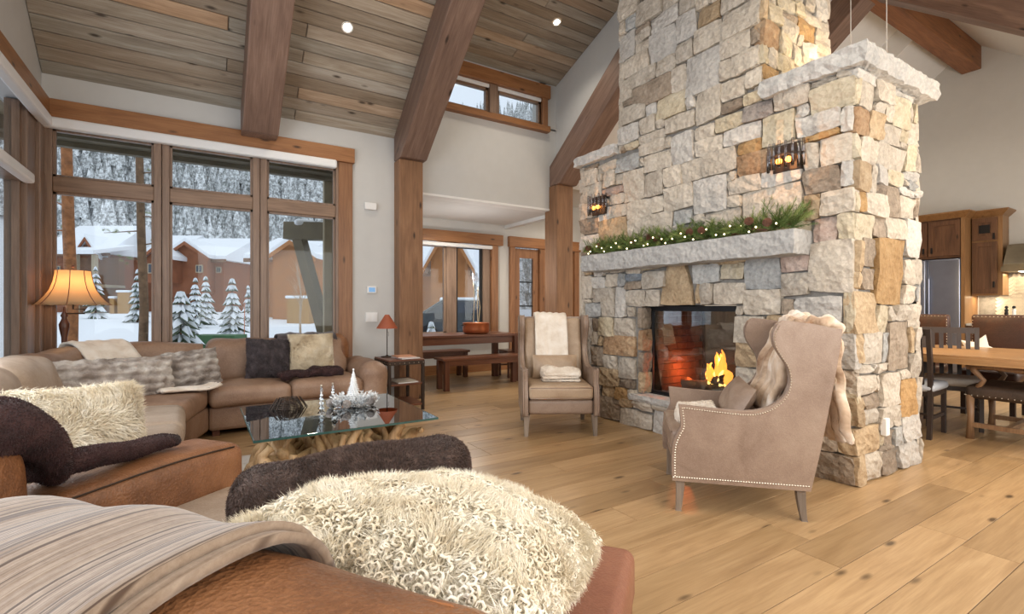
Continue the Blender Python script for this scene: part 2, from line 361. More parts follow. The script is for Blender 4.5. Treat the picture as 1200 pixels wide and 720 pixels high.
M['walnut'] = wood('walnut', (0.06, 0.018, 0.009), (0.125, 0.042, 0.02), (0.20, 0.08, 0.04), 0, 0.32, knots=False, rnd=0)
M['walnut_z'] = wood('walnut_z', (0.05, 0.016, 0.009), (0.10, 0.034, 0.017), (0.16, 0.06, 0.032), 2, 0.35, knots=False, rnd=0)
M['nail'] = plain('nailheads', (0.55, 0.48, 0.38), 0.3, 1.0)
M['snow'] = plain('snow', (0.86, 0.89, 0.94), 0.9, var=0.03)
M['fur_cream'] = furmat('cream_sheepskin', (0.66, 0.55, 0.38), (0.82, 0.74, 0.58), (0.92, 0.87, 0.76), 11)
M['fur_cream2'] = furmat('cream_shag', (0.55, 0.43, 0.27), (0.75, 0.65, 0.48), (0.87, 0.80, 0.67), 7)
M['fur_dark'] = furmat('chocolate_fur', (0.040, 0.021, 0.015), (0.080, 0.045, 0.033), (0.135, 0.083, 0.064), 22, 0.8, 0.15)
M['fur_plum'] = furmat('plum_brown_fur', (0.020, 0.006, 0.006), (0.038, 0.012, 0.012), (0.062, 0.024, 0.021), 12, 0.85, 0.12)
M['fur_slate'] = furmat('slate_fur', (0.028, 0.019, 0.021), (0.056, 0.041, 0.045), (0.12, 0.095, 0.10), 14, 0.8, 0.2)
M['fur_grey'] = furmat('rabbit_grey_fur', (0.20, 0.155, 0.125), (0.42, 0.37, 0.33), (0.70, 0.67, 0.62), 8)
M['fur_ivory'] = furmat('ivory_fur', (0.62, 0.52, 0.42), (0.78, 0.70, 0.60), (0.88, 0.83, 0.76), 7)
M['fur_fox'] = furmat('brown_tipped_fur', (0.22, 0.11, 0.05), (0.60, 0.45, 0.32), (0.85, 0.78, 0.70), 5)
# ================= THE ROOM
XL, YN, XK, YS = -1.27, 6.3, 11.7, -1.25
RY, RZ, SL = 3.1, 5.93, 0.79            # ridge line, its height, roof pitch
DS = 0.38                               # pitch of the dormer
def zroof(y): return RZ - SL * abs(y - RY)
def zdorm(y): return RZ - DS * (y - RY) if y > RY else zroof(y)
# ---- floor of individual oak boards
fl = base('floor', (0, 0, 0))
struct('subfloor', G().box(XL - .1, XK + .1, YS - .1, 8.3, -0.12, -0.022), M['mortar'], fl)
def plank_mesh(name, L, Wd, mat, t=0.02, g_=0.0016, ch=0.0006):
    g = G(); x, y = L / 2 - g_, Wd / 2 - g_
    g.add([(-x, -y, -t), (x, -y, -t), (x, y, -t), (-x, y, -t), (-x, -y, -ch), (x, -y, -ch), (x, y, -ch), (-x, y, -ch),
           (-x + ch, -y + ch, 0), (x - ch, -y + ch, 0), (x - ch, y - ch, 0), (-x + ch, y - ch, 0)],
          [(0, 1, 5, 4), (1, 2, 6, 5), (2, 3, 7, 6), (3, 0, 4, 7), (4, 5, 9, 8), (5, 6, 10, 9), (6, 7, 11, 10), (7, 4, 8, 11), (8, 9, 10, 11)])
    me = bpy.data.meshes.new(name); me.from_pydata(g.v, [], g.f); me.materials.append(mat); return me, g
PW = 0.215; meshes = {}
rest = G(); cand = []
rr = random.Random(11); row = 0; y = YS
while y < 8.2:
    x = XL - rr.random() * 1.4
    while x < XK:
        L = rr.choice([1.3, 1.7, 2.1, 2.4]); cx, cy = x + L / 2, y + PW / 2
        dep = SN * cx + CS * cy; lat = CS * cx - SN * cy; ang = abs(lat / dep) if dep > 0.3 else 9
        hid = (3.7 < cx < 4.7 and 1.6 < cy < 4.3) or (cx < 1.4 and cy > 5.1) or (cx < 0.1 and cy > 1.6) or (cy > 6.4 and cx < 2.6) or (cx < 0.6 and cy < 2.6) or (cx > 5 and cy > 3.2)
        vis = dep > 0.9 and ang < 1.12 and not hid
        cand.append((0 if vis else 1, dep if vis else 9, cx, cy, L)); x += L
    y += PW; row += 1
cand.sort(); nb = 0
for v, d_, cx, cy, L in cand:
    if v == 0 and nb < 290:
        if L not in meshes: meshes[L] = plank_mesh('floor_board', L, PW, M['floor'])[0]
        o = bpy.data.objects.new('floor_board', meshes[L]); COL.objects.link(o); o.parent = fl; o.location = (cx, cy, 0); nb += 1
    else:
        _, g = plank_mesh('tmp', L, PW, M['floor']); rest.add([(a + cx, b + cy, c) for a, b, c in g.v], g.f)
obj('distant_floor_boards', rest, M['floor'], fl, kind='stuff')

# ---- window wall (north)
wn = G()
wn.box(1.60, 2.48, YN, YN + .2, 0, 3.45).box(XL - .2, 1.60, YN, YN + .2, 3.0, 3.45).box(XL - .2, 1.6, YN, YN + .2, 0, 0.40)
wn.box(2.48, 4.95, YN, YN + .2, 2.75, 4.02).box(4.48, 4.95, YN, YN + .2, 4.0, 4.72).box(2.48, 2.7, YN, YN + .2, 4.0, 4.9).box(2.6, 4.6, YN, YN + .2, 4.56, 4.9)
wn.box(4.95, XK, YN, YN + .2, 3.3, 3.5)
struct('wall_north', wn, M['wall'])
struct('trim_soffit', G().box(2.48, 4.95, YN - .012, YN + .2, 2.72, 2.75), M['white'])
# cheek wall of the dormer, between main roof and dormer ceiling
struct('wall_dormer', G().prism([(YN, zroof(YN) - .3), (YN, zdorm(YN) + .05), (RY, RZ + .05), (RY, RZ - .2)], 0, 4.80, 4.95), M['wall'])
# nook beyond the posts
nk = G(); YB = 8.1
nk.box(2.1, 2.3, YN + .2, YB + .2, 0, 3.0)
nk.box(2.3, 3.02, YB, YB + .2, 0, 3.4).box(4.62, 5.12, YB, YB + .2, 0, 3.4).box(3.02, 4.62, YB, YB + .2, 2.40, 3.4).box(3.02, 4.62, YB, YB + .2, 0, 0.74)
nk.box(5.12, 6.70, YB, YB + .2, 2.38, 3.4).box(6.70, 8.3, YB, YB + .2, 0, 3.4).box(8.2, 8.4, YN + .2, YB + .2, 0, 3.4)
struct('wall_nook', nk, M['wall'])
struct('ceiling_nook', G().box(2.3, 4.94, YN + .2, YB, 2.76, 2.9).box(5.0, 8.2, YN + .2, YB, 3.3, 3.4).box(4.93, 5.03, YN + .2, YB, 2.70, 3.35), M['ceil'])
struct('baseboard_nook', G().box(2.3, 5.0, YB - .02, YB, 0, 0.17), M['trim_x'])
# left, kitchen and south walls
wl = G().box(XL - .2, XL, YS, 5.98 - 5.6, 0, 3.0).box(XL - .2, XL, YS, YN, 0, 0.4)
wl.prism([(-.4, 3.0), (YN + .2, 3.0), (YN + .2, zroof(YN) + .06), (RY, RZ + .15), (-.4, zroof(-.4) + .06)], 0, XL - .2, XL)
struct('wall_left', wl, M['wall'])
struct('wall_kitchen', G().prism([(YS - .2, 0), (YN + .2, 0), (YN + .2, zroof(YN) + .1), (RY, RZ + .15), (YS - .2, zroof(YS) + .1)], 0, XK, XK + .2), M['wall'])
struct('wall_south', G().box(XL - .2, XK + .2, YS - .2, YS, 0, zroof(YS) + .15), M['wall'])
struct('wall_east_return', G().box(8.4, XK, YN, YN + .2, 0, 3.4), M['wall'])
# ---- ceiling: boards on the living side, plaster on the kitchen side
CE = base('ceiling')
th = math.atan(SL); thd = math.atan(DS)
struct('roof_deck', G().prism([(YN + .3, zroof(YN + .3) + .04), (YN + .3, zroof(YN + .3) + .2), (RY, RZ + .24), (RY, RZ + .05)], 0, XL - .2, 2.3), M['mortar'], CE)
struct('dormer_deck', G().prism([(YN + .25, zdorm(YN + .25) + .04), (YN + .25, zdorm(YN + .25) + .2), (RY, RZ + .24), (RY, RZ + .05)], 0, 2.3, 4.95), M['mortar'], CE)
struct('dormer_side', G().prism([(YN, zroof(YN)), (YN, zdorm(YN) + .05), (RY, RZ + .05), (RY, RZ)], 0, 2.26, 2.3), M['wall'], CE)
SK = (8.35, 10.12, 3.40, 4.85)          # skylight opening in the kitchen ceiling
def slope_poly(y0, y1, t=.12): return [(y0, zroof(y0)), (y0, zroof(y0) + t), (y1, zroof(y1) + t), (y1, zroof(y1))]
g = G()
g.prism(slope_poly(YN + .25, SK[3]), 0, 4.95, XK + .1).prism(slope_poly(SK[2], RY), 0, 4.95, XK + .1).prism(slope_poly(SK[3], SK[2]), 0, 4.95, SK[0]).prism(slope_poly(SK[3], SK[2]), 0, SK[1], XK + .1)
struct('ceiling_plaster', g, M['ceil'], CE)
struct('ceiling_south', G().prism([(RY, RZ), (RY, RZ + .12), (YS - .2, zroof(YS - .2) + .12), (YS - .2, zroof(YS - .2))], 0, XL - .2, XK + .1), M['ceil'], CE)
sk = G()
for a, b in ((SK[0], SK[0] + .03), (SK[1] - .03, SK[1])): sk.prism([(SK[3], zroof(SK[3])), (SK[3], zroof(SK[3]) + .45), (SK[2], zroof(SK[2]) + .45), (SK[2], zroof(SK[2]))], 0, a, b)
sk.prism([(SK[3], zroof(SK[3])), (SK[3], zroof(SK[3]) + .45), (SK[3] - .03, zroof(SK[3]) + .45), (SK[3] - .03, zroof(SK[3]))], 0, SK[0], SK[1])
sk.prism([(SK[2] + .03, zroof(SK[2])), (SK[2] + .03, zroof(SK[2]) + .45), (SK[2], zroof(SK[2]) + .45), (SK[2], zroof(SK[2]))], 0, SK[0], SK[1])
skb = base('window_5'); struct('skylight_shaft', sk, M['white'], skb)
struct('skylight_pane', G().prism([(SK[3], zroof(SK[3]) + .44), (SK[3], zroof(SK[3]) + .46), (SK[2], zroof(SK[2]) + .46), (SK[2], zroof(SK[2]) + .44)], 0, SK[0], SK[1]), M['white'], skb)
cm = {}
def ceiling_boards(x0, x1, ang, z_at, wd, rows, y0):
    for r in range(rows):
        y = y0 - (r + .5) * wd * math.cos(ang)
        if y < RY: break
        x = x0; first = True
        while x < x1 - .01:
            L = min(x1 - x, rr.choice([1.5, 2.2, 2.9]) if first else 2.6); first = False
            if x1 - (x + L) < .7: L = x1 - x
            L = round(L, 3); k = (L, wd)
            if k not in cm: cm[k] = plank_mesh('ceiling_board', L, wd, M['plank'], 0.018, 0.0032, 0.006)[0]
            o = bpy.data.objects.new('ceiling_board', cm[k]); COL.objects.link(o); o.parent = CE
            o.location = (x + L / 2, y, z_at(y)); o.rotation_euler = (PI + -ang, 0, 0); x += L
ceiling_boards(XL, 2.25, th, zroof, .142, 37, YN)
ceiling_boards(2.31, 4.80, thd, zdorm, .142, 27, YN)

# ---- timber frame
for x0, y_end, name in ((.378, YN, 'rafter'), (2.133, 6.28, 'rafter'), (4.652, 6.28, 'rafter'), (7.62, 6.28, 'rafter')):
    w = .355 if x0 < 4 else .345
    hi = lambda y: zroof(y) - .003
    ob = struct('trim_rafter', G().prism([(y_end, 3.10), (6.02, 3.10), (RY, 5.44), (RY, hi(RY)), (y_end, hi(y_end))], 0, x0, x0 + w), M['beam_y'], bevel=.012)
    if x0 > 4: struct('trim_rafter', G().prism([(YS, 5.44 - .8 * (RY - YS)), (RY, 5.44), (RY, hi(RY)), (YS, hi(YS))], 0, x0, x0 + w), M['beam_s'], bevel=.012)
for x0 in (2.133, 4.652):
    b = 0
    struct('trim_post', G().box(x0 + .012, x0 + .333, 6.1, 6.42, 0, 3.10), M['post'], bevel=.01)
struct('trim_ridge_beam', G().box(4.95, XK, 2.97, 3.24, 5.42, RZ - .1), M['beam_x'], bevel=.012)
struct('trim_roof_edge', G().box(-1.27, 4.9, 3.02, 3.18, 5.5, RZ - .02), M['beam_x'])

# ---- big corner window, north side
def zframe(par, boxes, mat, name='window_frame', bev=.006):
    for b in boxes: struct(name, G().box(*b), mat, par, bevel=bev)
w1 = base('window_1')
zframe(w1, [(-1.27, 1.62, 6.23, 6.30, 2.985, 3.165)], M['trim_x'], 'header_casing')
zframe(w1, [(1.43, 1.60, 6.26, 6.34, .40, 2.985)], M['trim_z'], 'side_casing')
zframe(w1, [(-1.27, 1.60, 6.20, 6.34, .36, .42)], M['trim_x'], 'sill')
zframe(w1, [(-1.27, -1.19, 6.27, 6.42, .4, 2.99), (-.41, -.345, 6.28, 6.42, .4, 2.99), (-.34, -.275, 6.28, 6.42, .4, 2.99), (.498, .57, 6.28, 6.42, .4, 2.99), (.575, .645, 6.28, 6.42, .4, 2.99), (1.40, 1.45, 6.27, 6.42, .4, 2.99)], M['frame_z'], 'mullion')
for a, b in ((-1.19, -.41), (-.275, .498), (.645, 1.40)):
    struct('transom_rail', G().box(a, b, 6.285, 6.41, 2.30, 2.445), M['frame_x'], w1, bevel=.008)
    struct('bottom_rail', G().box(a, b, 6.285, 6.41, .42, .52), M['frame_x'], w1, bevel=.008)
    struct('pane', G().box(a, b, 6.345, 6.353, .52, 2.30), M['glass'], w1)
    struct('pane', G().box(a, b, 6.345, 6.353, 2.445, 2.95), M['glass'], w1)
    for z0, z1 in ((2.445, 2.90), (.52, 2.30)):
        fr = G().box(a, a + .022, 6.31, 6.35, z0, z1).box(b - .022, b, 6.31, 6.35, z0, z1).box(a, b, 6.31, 6.35, z0, z0 + .022).box(a, b, 6.31, 6.35, z1 - .022, z1)
        struct('sash', fr, M['frame_z'], w1)
def rshade(x0, x1, y0, y1, z0, z1, label, par=None):
    g = G().box(x0, x1, y0, y1, z0, z1)
    return tag(obj('roller_shade', g, M['shade'], bevel=.02), label, 'shade')
rshade(-1.27, 1.40, 6.19, 6.278, 2.885, 2.985, 'white roller shade cassette across the big window under the wooden header')
# ---- left window
w2 = base('window_2')
zframe(w2, [(-1.27, -1.20, -.2, 6.23, 2.985, 3.165)], M['trim_y'], 'header_casing')
zframe(w2, [(-1.40, -1.24, 6.12, 6.30, .4, 2.99), (-1.42, -1.27, 5.86, 6.10, .4, 2.99), (-1.42, -1.27, 4.3, 4.5, .4, 2.99), (-1.42, -1.27, 2.5, 2.7, .4, 2.99), (-1.42, -1.27, .38, .6, .4, 2.99)], M['frame_z'], 'mullion')
for a, b in ((4.5, 5.86), (2.7, 4.3), (.6, 2.5)):
    struct('transom_rail', G().box(-1.42, -1.30, a, b, 2.28, 2.42), M['frame_z'], w2, bevel=.008)
    struct('pane', G().box(-1.37, -1.362, a, b, .45, 2.9), M['glass'], w2)
    struct('sash', G().box(-1.36, -1.31, b - .05, b, .45, 2.3).box(-1.36, -1.31, b - .05, b, 2.42, 2.95).box(-1.36, -1.31, a, a + .05, .45, 2.95), M['frame_z'], w2)
rshade(-1.26, -1.17, .4, 6.19, 2.885, 2.985, 'white roller shade cassette along the left wall under its header')
rshade(-1.30, -1.22, .6, 5.86, 2.27, 2.36, 'white lower roller shade cassette on the left window transom')
# ---- clerestory window
w3 = base('window_3')
zframe(w3, [(2.55, 4.64, 6.22, 6.30, 4.46, 4.66)], M['trim_x'], 'header_casing')
zframe(w3, [(2.6, 4.62, 6.20, 6.34, 3.93, 4.02)], M['trim_x'], 'sill')
zframe(w3, [(4.50, 4.60, 6.24, 6.34, 4.02, 4.46)], M['trim_z'], 'side_casing')
zframe(w3, [(3.56, 3.70, 6.25, 6.42, 4.02, 4.46), (2.6, 2.7, 6.25, 6.42, 4.02, 4.46)], M['frame_z'], 'mullion')
for a, b in ((2.7, 3.56), (3.70, 4.50)):
    struct('sash', G().box(a, b, 6.30, 6.36, 4.02, 4.07).box(a, b, 6.30, 6.36, 4.37, 4.46).box(a, a + .045, 6.30, 6.36, 4.02, 4.46).box(b - .045, b, 6.30, 6.36, 4.02, 4.46), M['frame_x'], w3)
    struct('pane', G().box(a, b, 6.345, 6.35, 4.03, 4.46), M['glass'], w3)
rshade(2.7, 4.5, 6.27, 6.30, 4.40, 4.46, 'thin white shade strip at the top of the high clerestory window')
# ---- nook window
w4 = base('window_4')
zframe(w4, [(2.75, 4.86, 8.02, 8.10, 2.36, 2.56)], M['trim_x'], 'header_casing')
zframe(w4, [(4.62, 4.76, 8.04, 8.12, .66, 2.36), (2.9, 3.02, 8.04, 8.12, .66, 2.36)], M['trim_z'], 'side_casing')
zframe(w4, [(2.8, 4.8, 8.0, 8.12, .62, .70)], M['trim_x'], 'sill')
zframe(w4, [(3.72, 3.92, 8.10, 8.2, .7, 2.36), (4.46, 4.62, 8.10, 8.2, .7, 2.36)], M['frame_z'], 'mullion')
for a, b in ((3.02, 3.72), (3.92, 4.46)):
    struct('sash', G().box(a, a + .03, 8.12, 8.16, .7, 2.36).box(b - .05, b, 8.12, 8.16, .7, 2.36).box(a, b, 8.12, 8.16, 2.27, 2.36).box(a, b, 8.12, 8.16, .7, .76), M['black'] if b > 4 else M['frame_z'], w4)
    struct('pane', G().box(a, b, 8.14, 8.145, .7, 2.3), M['glass'], w4)
rshade(2.95, 4.64, 8.03, 8.10, 2.28, 2.35, 'white shade cassette over the window behind the long walnut table')
# ---- front doors with three frosted lites each
M['frost'] = glass('seeded_glass', (0.72, 0.73, 0.74), refl=0.06, rough=0.35)
dr = base('door_1')
zframe(dr, [(5.0, 6.9, 8.02, 8.10, 2.36, 2.56)], M['trim_x'], 'header_casing')
zframe(dr, [(5.03, 5.14, 8.04, 8.12, 0, 2.36), (5.72, 5.94, 8.04, 8.12, 0, 2.36), (6.62, 6.74, 8.04, 8.12, 0, 2.36)], M['trim_z'], 'door_jamb')
for a, b in ((5.14, 5.72), (5.94, 6.62)):
    d = struct('door_leaf', G().box(a, a + .13, 8.09, 8.15, 0, 2.34).box(b - .13, b, 8.09, 8.15, 0, 2.34).box(a + .13, b - .13, 8.09, 8.15, 2.16, 2.34).box(a + .13, b - .13, 8.09, 8.15, 0, .28), M['trim_z'], dr)
    for k in range(4):
        z0 = .28 + k * .47; struct('pane', G().box(a + .13, b - .13, 8.115, 8.125, z0 + .012, z0 + .458), M['frost'], d)
        struct('glazing_bar', G().box(a + .13, b - .13, 8.10, 8.14, z0 - .012, z0 + .012), M['black'], d)

# ================= STONE FIREPLACE
FRONT = '''347 378 417 437 c ; 319 352 397 420 c ; 300 319 399 412 c ; 354 365 402 414 g ; 366 378 401 414 c ; 300 333 382 400 w ; 280 303 361 383 w ; 281 300 385 399 c ; 268 281 381 392 c ; 257 280 363 376 t ; 257 268 379 385 c ; 222 257 364 379 c ; 222 254 344 363 c ; 222 231 328 341 b ; 255 283 344 360 c ; 283 302 343 358 c ; 303 333 356 381 w ; 333 353 382 392 c ; 333 352 370 382 c ; 353 378 375 399 w ; 367 378 353 373 c ; 334 367 354 370 c ; 326 356 339 354 c ; 303 326 338 354 c ; 231 258 326 340 c ; 222 247 309 326 c ; 247 257 308 325 c ; 257 291 309 341 w ; 291 307 318 340 c ; 307 356 321 337 b ; 357 378 332 353 c ; 219 234 293 307 c ; 234 256 290 307 c ; 257 282 279 305 c ; 282 292 297 306 w ; 292 326 298 314 y ; 326 339 305 315 w ; 340 369 306 324 c ; 370 378 304 331 c ; 339 368 325 331 b ; 347 378 287 304 w ; 326 346 289 304 c ; 316 326 289 296 c ; 283 315 280 295 c ; 315 347 269 288 c ; 308 315 268 278 c ; 282 307 251 278 w ; 262 282 265 277 c ; 236 261 267 278 y ; 236 256 280 288 b ; 221 254 252 265 w ; 254 282 252 264 c ; 220 242 243 252 o ; 242 275 232 250 c ; 275 297 232 249 c ; 297 316 232 248 c ; 308 341 250 267 c ; 341 347 259 267 c ; 348 378 259 275 g ; 348 367 277 286 y ; 367 373 279 287 b ; 409 441 257 274 c ; 379 409 266 275 c ; 400 408 258 266 c ; 380 400 248 264 c ; 368 379 247 257 c ; 341 367 228 258 c ; 317 341 227 249 c ; 401 434 238 255 c ; 435 440 240 256 c ; 368 402 240 246 p ; 368 390 228 237 c ; 415 438 221 236 c ; 363 391 214 226 c ; 331 362 209 226 c ; 317 330 210 225 c ; 284 316 209 230 c ; 408 437 201 218 b ; 363 406 188 214 t ; 408 437 184 200 w ; 342 363 188 209 c ; 307 342 189 208 c ; 284 307 194 207 g ; 250 283 202 231 w ; 272 284 193 200 c ; 238 272 184 200 c ; 238 250 202 210 c ; 222 249 212 223 c ; 242 250 223 232 c ; 191 238 182 211 c ; 190 221 212 223 w ; 211 242 226 241 r ; 196 220 243 265 y ; 212 236 266 280 d ; 185 212 269 281 c ; 185 196 258 266 w ; 167 185 276 283 c ; 157 167 275 282 c ; 156 185 256 273 y ; 165 195 244 255 w ; 157 165 238 255 w ; 166 190 238 242 o ; 180 190 218 237 c ; 157 179 219 237 c ; 165 189 201 218 b ; 156 164 202 218 w ; 178 190 182 199 t ; 156 178 184 199 c ; 167 182 167 182 p ; 156 166 166 184 y ; 156 185 131 163 c ; 185 207 146 158 p ; 207 235 134 158 g ; 236 256 143 156 y ; 186 206 127 145 c ; 235 264 121 142 c ; 206 234 114 133 c ; 197 204 115 126 b ; 164 196 108 128 w ; 156 163 103 130 y ; 235 244 113 121 c ; 218 244 92 113 c ; 197 218 103 114 t ; 220 243 73 91 t ; 228 243 52 71 c ; 418 436 130 155 c ; 396 417 141 153 w ; 377 395 141 155 c ; 366 376 141 155 g ; 344 366 146 154 u ; 344 366 138 146 b ; 315 344 138 155 c ; 282 322 121 159 k ; 402 417 125 140 c ; 383 402 110 140 c ; 366 382 110 140 w ; 339 365 121 137 c ; 322 339 121 137 c ; 402 429 109 124 g ; 430 436 105 128 c ; 418 430 124 129 c ; 354 365 110 120 c ; 383 409 89 108 y ; 354 382 91 109 c ; 401 409 78 88 t ; 353 401 69 89 r ; 257 284 137 157 g ; 264 277 122 141 c ; 380 398 53 69 c ; 353 378 47 68 c ; 399 418 58 76 b ; 378 404 37 52 t ; 354 377 37 46 b ; 382 401 24 36 t ; 364 382 25 36 o ; 352 364 29 37 c ; 375 404 -3 23 b ; 357 374 16 23 t ; 330 374 -5 17 c ; 305 330 -1 22 w ; 167 182 22 38 b ; 156 167 20 38 t ; 155 186 -5 19 b'''
SIDE = '''366 396 273 284 w ; 373 397 255 273 c ; 365 373 255 272 y ; 398 424 264 280 c ; 424 460 274 282 w ; 397 410 256 264 c ; 411 425 252 265 c ; 426 451 251 273 y ; 451 461 260 274 c ; 461 469 261 276 y ; 365 390 237 256 r ; 390 409 235 255 t ; 409 436 237 252 c ; 436 452 243 252 y ; 453 469 242 260 c ; 365 376 219 236 y ; 377 399 218 238 c ; 400 445 219 237 c ; 446 462 223 242 y ; 463 471 223 242 c ; 366 390 198 218 t ; 391 398 200 218 c ; 398 417 207 222 w ; 417 440 207 218 y ; 446 469 216 223 w ; 448 471 210 216 g ; 398 412 199 206 b ; 413 431 185 206 b ; 432 465 203 209 w ; 432 462 186 202 c ; 366 374 184 197 y ; 374 383 184 199 o ; 384 412 182 199 c ; 366 392 166 184 y ; 393 411 170 182 b ; 412 446 169 185 c ; 446 474 157 187 w ; 367 377 143 164 t ; 379 398 147 164 b ; 399 443 121 170 o ; 443 460 137 156 c ; 461 474 137 157 c ; 368 398 103 130 t ; 379 396 132 146 b ; 443 462 123 137 c ; 463 475 124 138 g ; 399 416 103 121 y ; 417 427 110 121 c ; 428 454 110 121 c ; 454 476 106 122 c ; 368 377 82 102 t ; 379 408 81 102 c ; 408 418 81 101 g ; 419 454 75 109 b ; 454 462 86 104 t ; 463 476 86 104 c ; 455 475 66 84 c ; 397 417 73 80 c ; 368 398 61 74 c ; 398 404 60 72 c ; 405 437 50 72 c ; 438 453 66 74 c ; 438 465 37 66 o ; 466 476 39 66 c ; 379 405 51 59 b ; 368 379 40 60 t ; 379 399 40 50 c ; 401 425 33 49 c ; 426 437 33 48 c ; 368 401 21 38 t ; 410 424 22 32 b ; 402 423 16 22 b ; 425 439 18 32 g ; 440 476 19 38 w ; 368 379 0 21 t ; 380 403 -2 20 c ; 404 435 -3 17 b ; 436 469 -4 18 w ; 470 476 -2 18 c'''
CHIM = '''366 376 344 361 t ; 377 395 343 359 y ; 389 413 359 372 y ; 377 388 360 366 c ; 395 418 352 359 b ; 395 418 337 352 c ; 415 430 361 375 y ; 431 450 373 385 c ; 450 470 369 390 w ; 431 457 359 374 c ; 419 448 343 364 o ; 366 391 325 344 r ; 392 410 322 343 y ; 449 458 351 361 c ; 459 470 353 370 c ; 366 376 309 326 y ; 377 389 308 324 c ; 389 411 309 324 y ; 411 426 320 337 c ; 427 447 330 346 w ; 448 470 339 350 c ; 367 391 297 309 o'''
FX0, FX1, FY0, FY1 = 3.68, 4.73, 1.56, 4.37
CY0, CY1, FZ = 2.205, 3.76, 2.80
fp = thing('stone_fireplace', 'two-sided ledgestone fireplace with raised chimney, limestone caps and mantel between the seating and kitchen', 'fireplace', (0, 0, 0))
OY0, OY1, OZ0, OZ1 = 2.446, 3.47, 0.34, 1.20     # fire opening
core = G(); i_ = .035
core.box(FX0 + i_, FX1 - i_, FY0 + i_, OY0 - .0, 0, FZ).box(FX0 + i_, FX1 - i_, OY1, FY1 - i_, 0, FZ)
core.box(FX0 + i_, FX1 - i_, OY0, OY1, 0, OZ0 - .06).box(FX0 + i_, FX1 - i_, OY0, OY1, OZ1 + .02, FZ)
core.box(FX0 + i_, FX1 - i_, CY0 + i_, CY1 - i_, FZ, 5.9)
obj('mortar_core', core, M['mortar'], fp)
def parse(t): return [(int(a) / 100, int(b) / 100, int(c) / 100, int(d) / 100, k) for a, b, c, d, k in (s.split() for s in t.split(';'))]
def fill(stones, u0, u1, z0, z1, holes, st=.03, seed=3, cols='cccwwtyb'):
    """fill what the surveyed stones leave free with blocks of the same kind"""
    r_ = random.Random(seed); nu, nz = int((u1 - u0) / st), int((z1 - z0) / st); occ = np.zeros((nu, nz), bool)
    for a, b, c, d, *_ in list(stones) + holes:
        i0, i1 = int(round((a - u0) / st)), int(round((b - u0) / st)); j0, j1 = int(round((c - z0) / st)), int(round((d - z0) / st))
        occ[max(i0, 0):max(i1, 0), max(j0, 0):max(j1, 0)] = True
    out = []
    for j in range(nz):
        for i in range(nu):
            if occ[i, j]: continue
            mu, mz = r_.randint(6, 14), r_.randint(5, 10); w = 1
            while w < mu and i + w < nu and not occ[i + w, j]: w += 1
            h = 1
            while h < mz and j + h < nz and not occ[i:i + w, j + h].any(): h += 1
            occ[i:i + w, j:j + h] = True
            if w >= 2 and h >= 2: out.append((u0 + i * st, u0 + (i + w) * st, z0 + j * st, z0 + (j + h) * st, r_.choice(cols)))
    return out
rs = random.Random(5)
def stone_geo(u0, u1, z0, z1, place, t=.07, trap=False, gap=.0035, big=1.0):
    """a rough-faced block: jittered outline, bulged and chipped face"""
    w, h = u1 - u0, z1 - z0; nu = 5 if w > .16 else 4; nz = 5 if h > .16 else 4
    j = min(.010, .06 * min(w, h)); cs = [[rs.uniform(-j, j) for _ in range(2)] for _ in range(4)]
    ox = rs.uniform(0, 50); pr = rs.uniform(-.006, .016); tx, tz = rs.uniform(-.012, .012), rs.uniform(-.012, .012)
    P = []; g = G()
    for a in range(nu):
        for b in range(nz):
            s, q = a / (nu - 1), b / (nz - 1)
            ss, qq = s, q
            c0 = [(1 - s) * (1 - q), s * (1 - q), s * q, (1 - s) * q]
            du = sum(c0[k] * cs[k][0] for k in range(4)); dz = sum(c0[k] * cs[k][1] for k in range(4))
            ed = (s in (0, 1)) or (q in (0, 1))
            uu = u0 + gap + ss * (w - 2 * gap); zz = z0 + gap + qq * (h - 2 * gap)
            if trap: uu = (u0 + u1) / 2 + (uu - (u0 + u1) / 2) * (1 - .42 * qq ** 1.3)
            if ed: du += rs.uniform(-.004, .004); dz += rs.uniform(-.004, .004)
            corner = (s in (0, 1)) and (q in (0, 1))
            if corner: du += (.005 if s == 0 else -.005); dz += (.005 if q == 0 else -.005)
            dep = pr + tx * (s - .5) * 2 + tz * (q - .5) * 2 + (.0 if ed else .010) + rs.uniform(-.009, .009)
            P.append((uu + du, zz + dz, dep))
    n = nu * nz; g.v = [place(u, z, d) for u, z, d in P]
    g.f = [(a * nz + b, (a + 1) * nz + b, (a + 1) * nz + b + 1, a * nz + b + 1) for a in range(nu - 1) for b in range(nz - 1)]
    bd = [a * nz for a in range(nu)] + [(nu - 1) * nz + b for b in range(1, nz)] + [a * nz + nz - 1 for a in range(nu - 2, -1, -1)] + [b for b in range(nz - 2, 0, -1)]
    g.v += [place(P[k][0], P[k][1], -t) for k in bd]
    m = len(bd); g.f += [(bd[(k + 1) % m], bd[k], n + k, n + (k + 1) % m) for k in range(m)]
    return g
def fix(g, flip):
    if flip: g.f = [tuple(q[::-1]) for q in g.f]
    return g
cntS = [0]
def lay(stones, place, par, flip, parts=True, stuff=None):
    for a, b, c, d, k in stones:
        if b - a < .03 or d - c < .03: continue
        g = fix(stone_geo(a, b, c, d, place, trap=(k == 'k')), flip)
        if parts:
            cx = Vector(np.mean(np.array(g.v), axis=0)); g.v = [tuple(Vector(p) - cx) for p in g.v]
            obj('stone', g, S[k], par, loc=cx); cntS[0] += 1
        else: stuff.merge_fast(g)
pf = lambda u, z, d: (FX0 - d, u, z)          # front face, towards the seating
ps = lambda u, z, d: (u, FY0 - d, z)          # side face
pc = lambda u, z, d: (u, CY0 - d, z)          # chimney side
fr_ = []
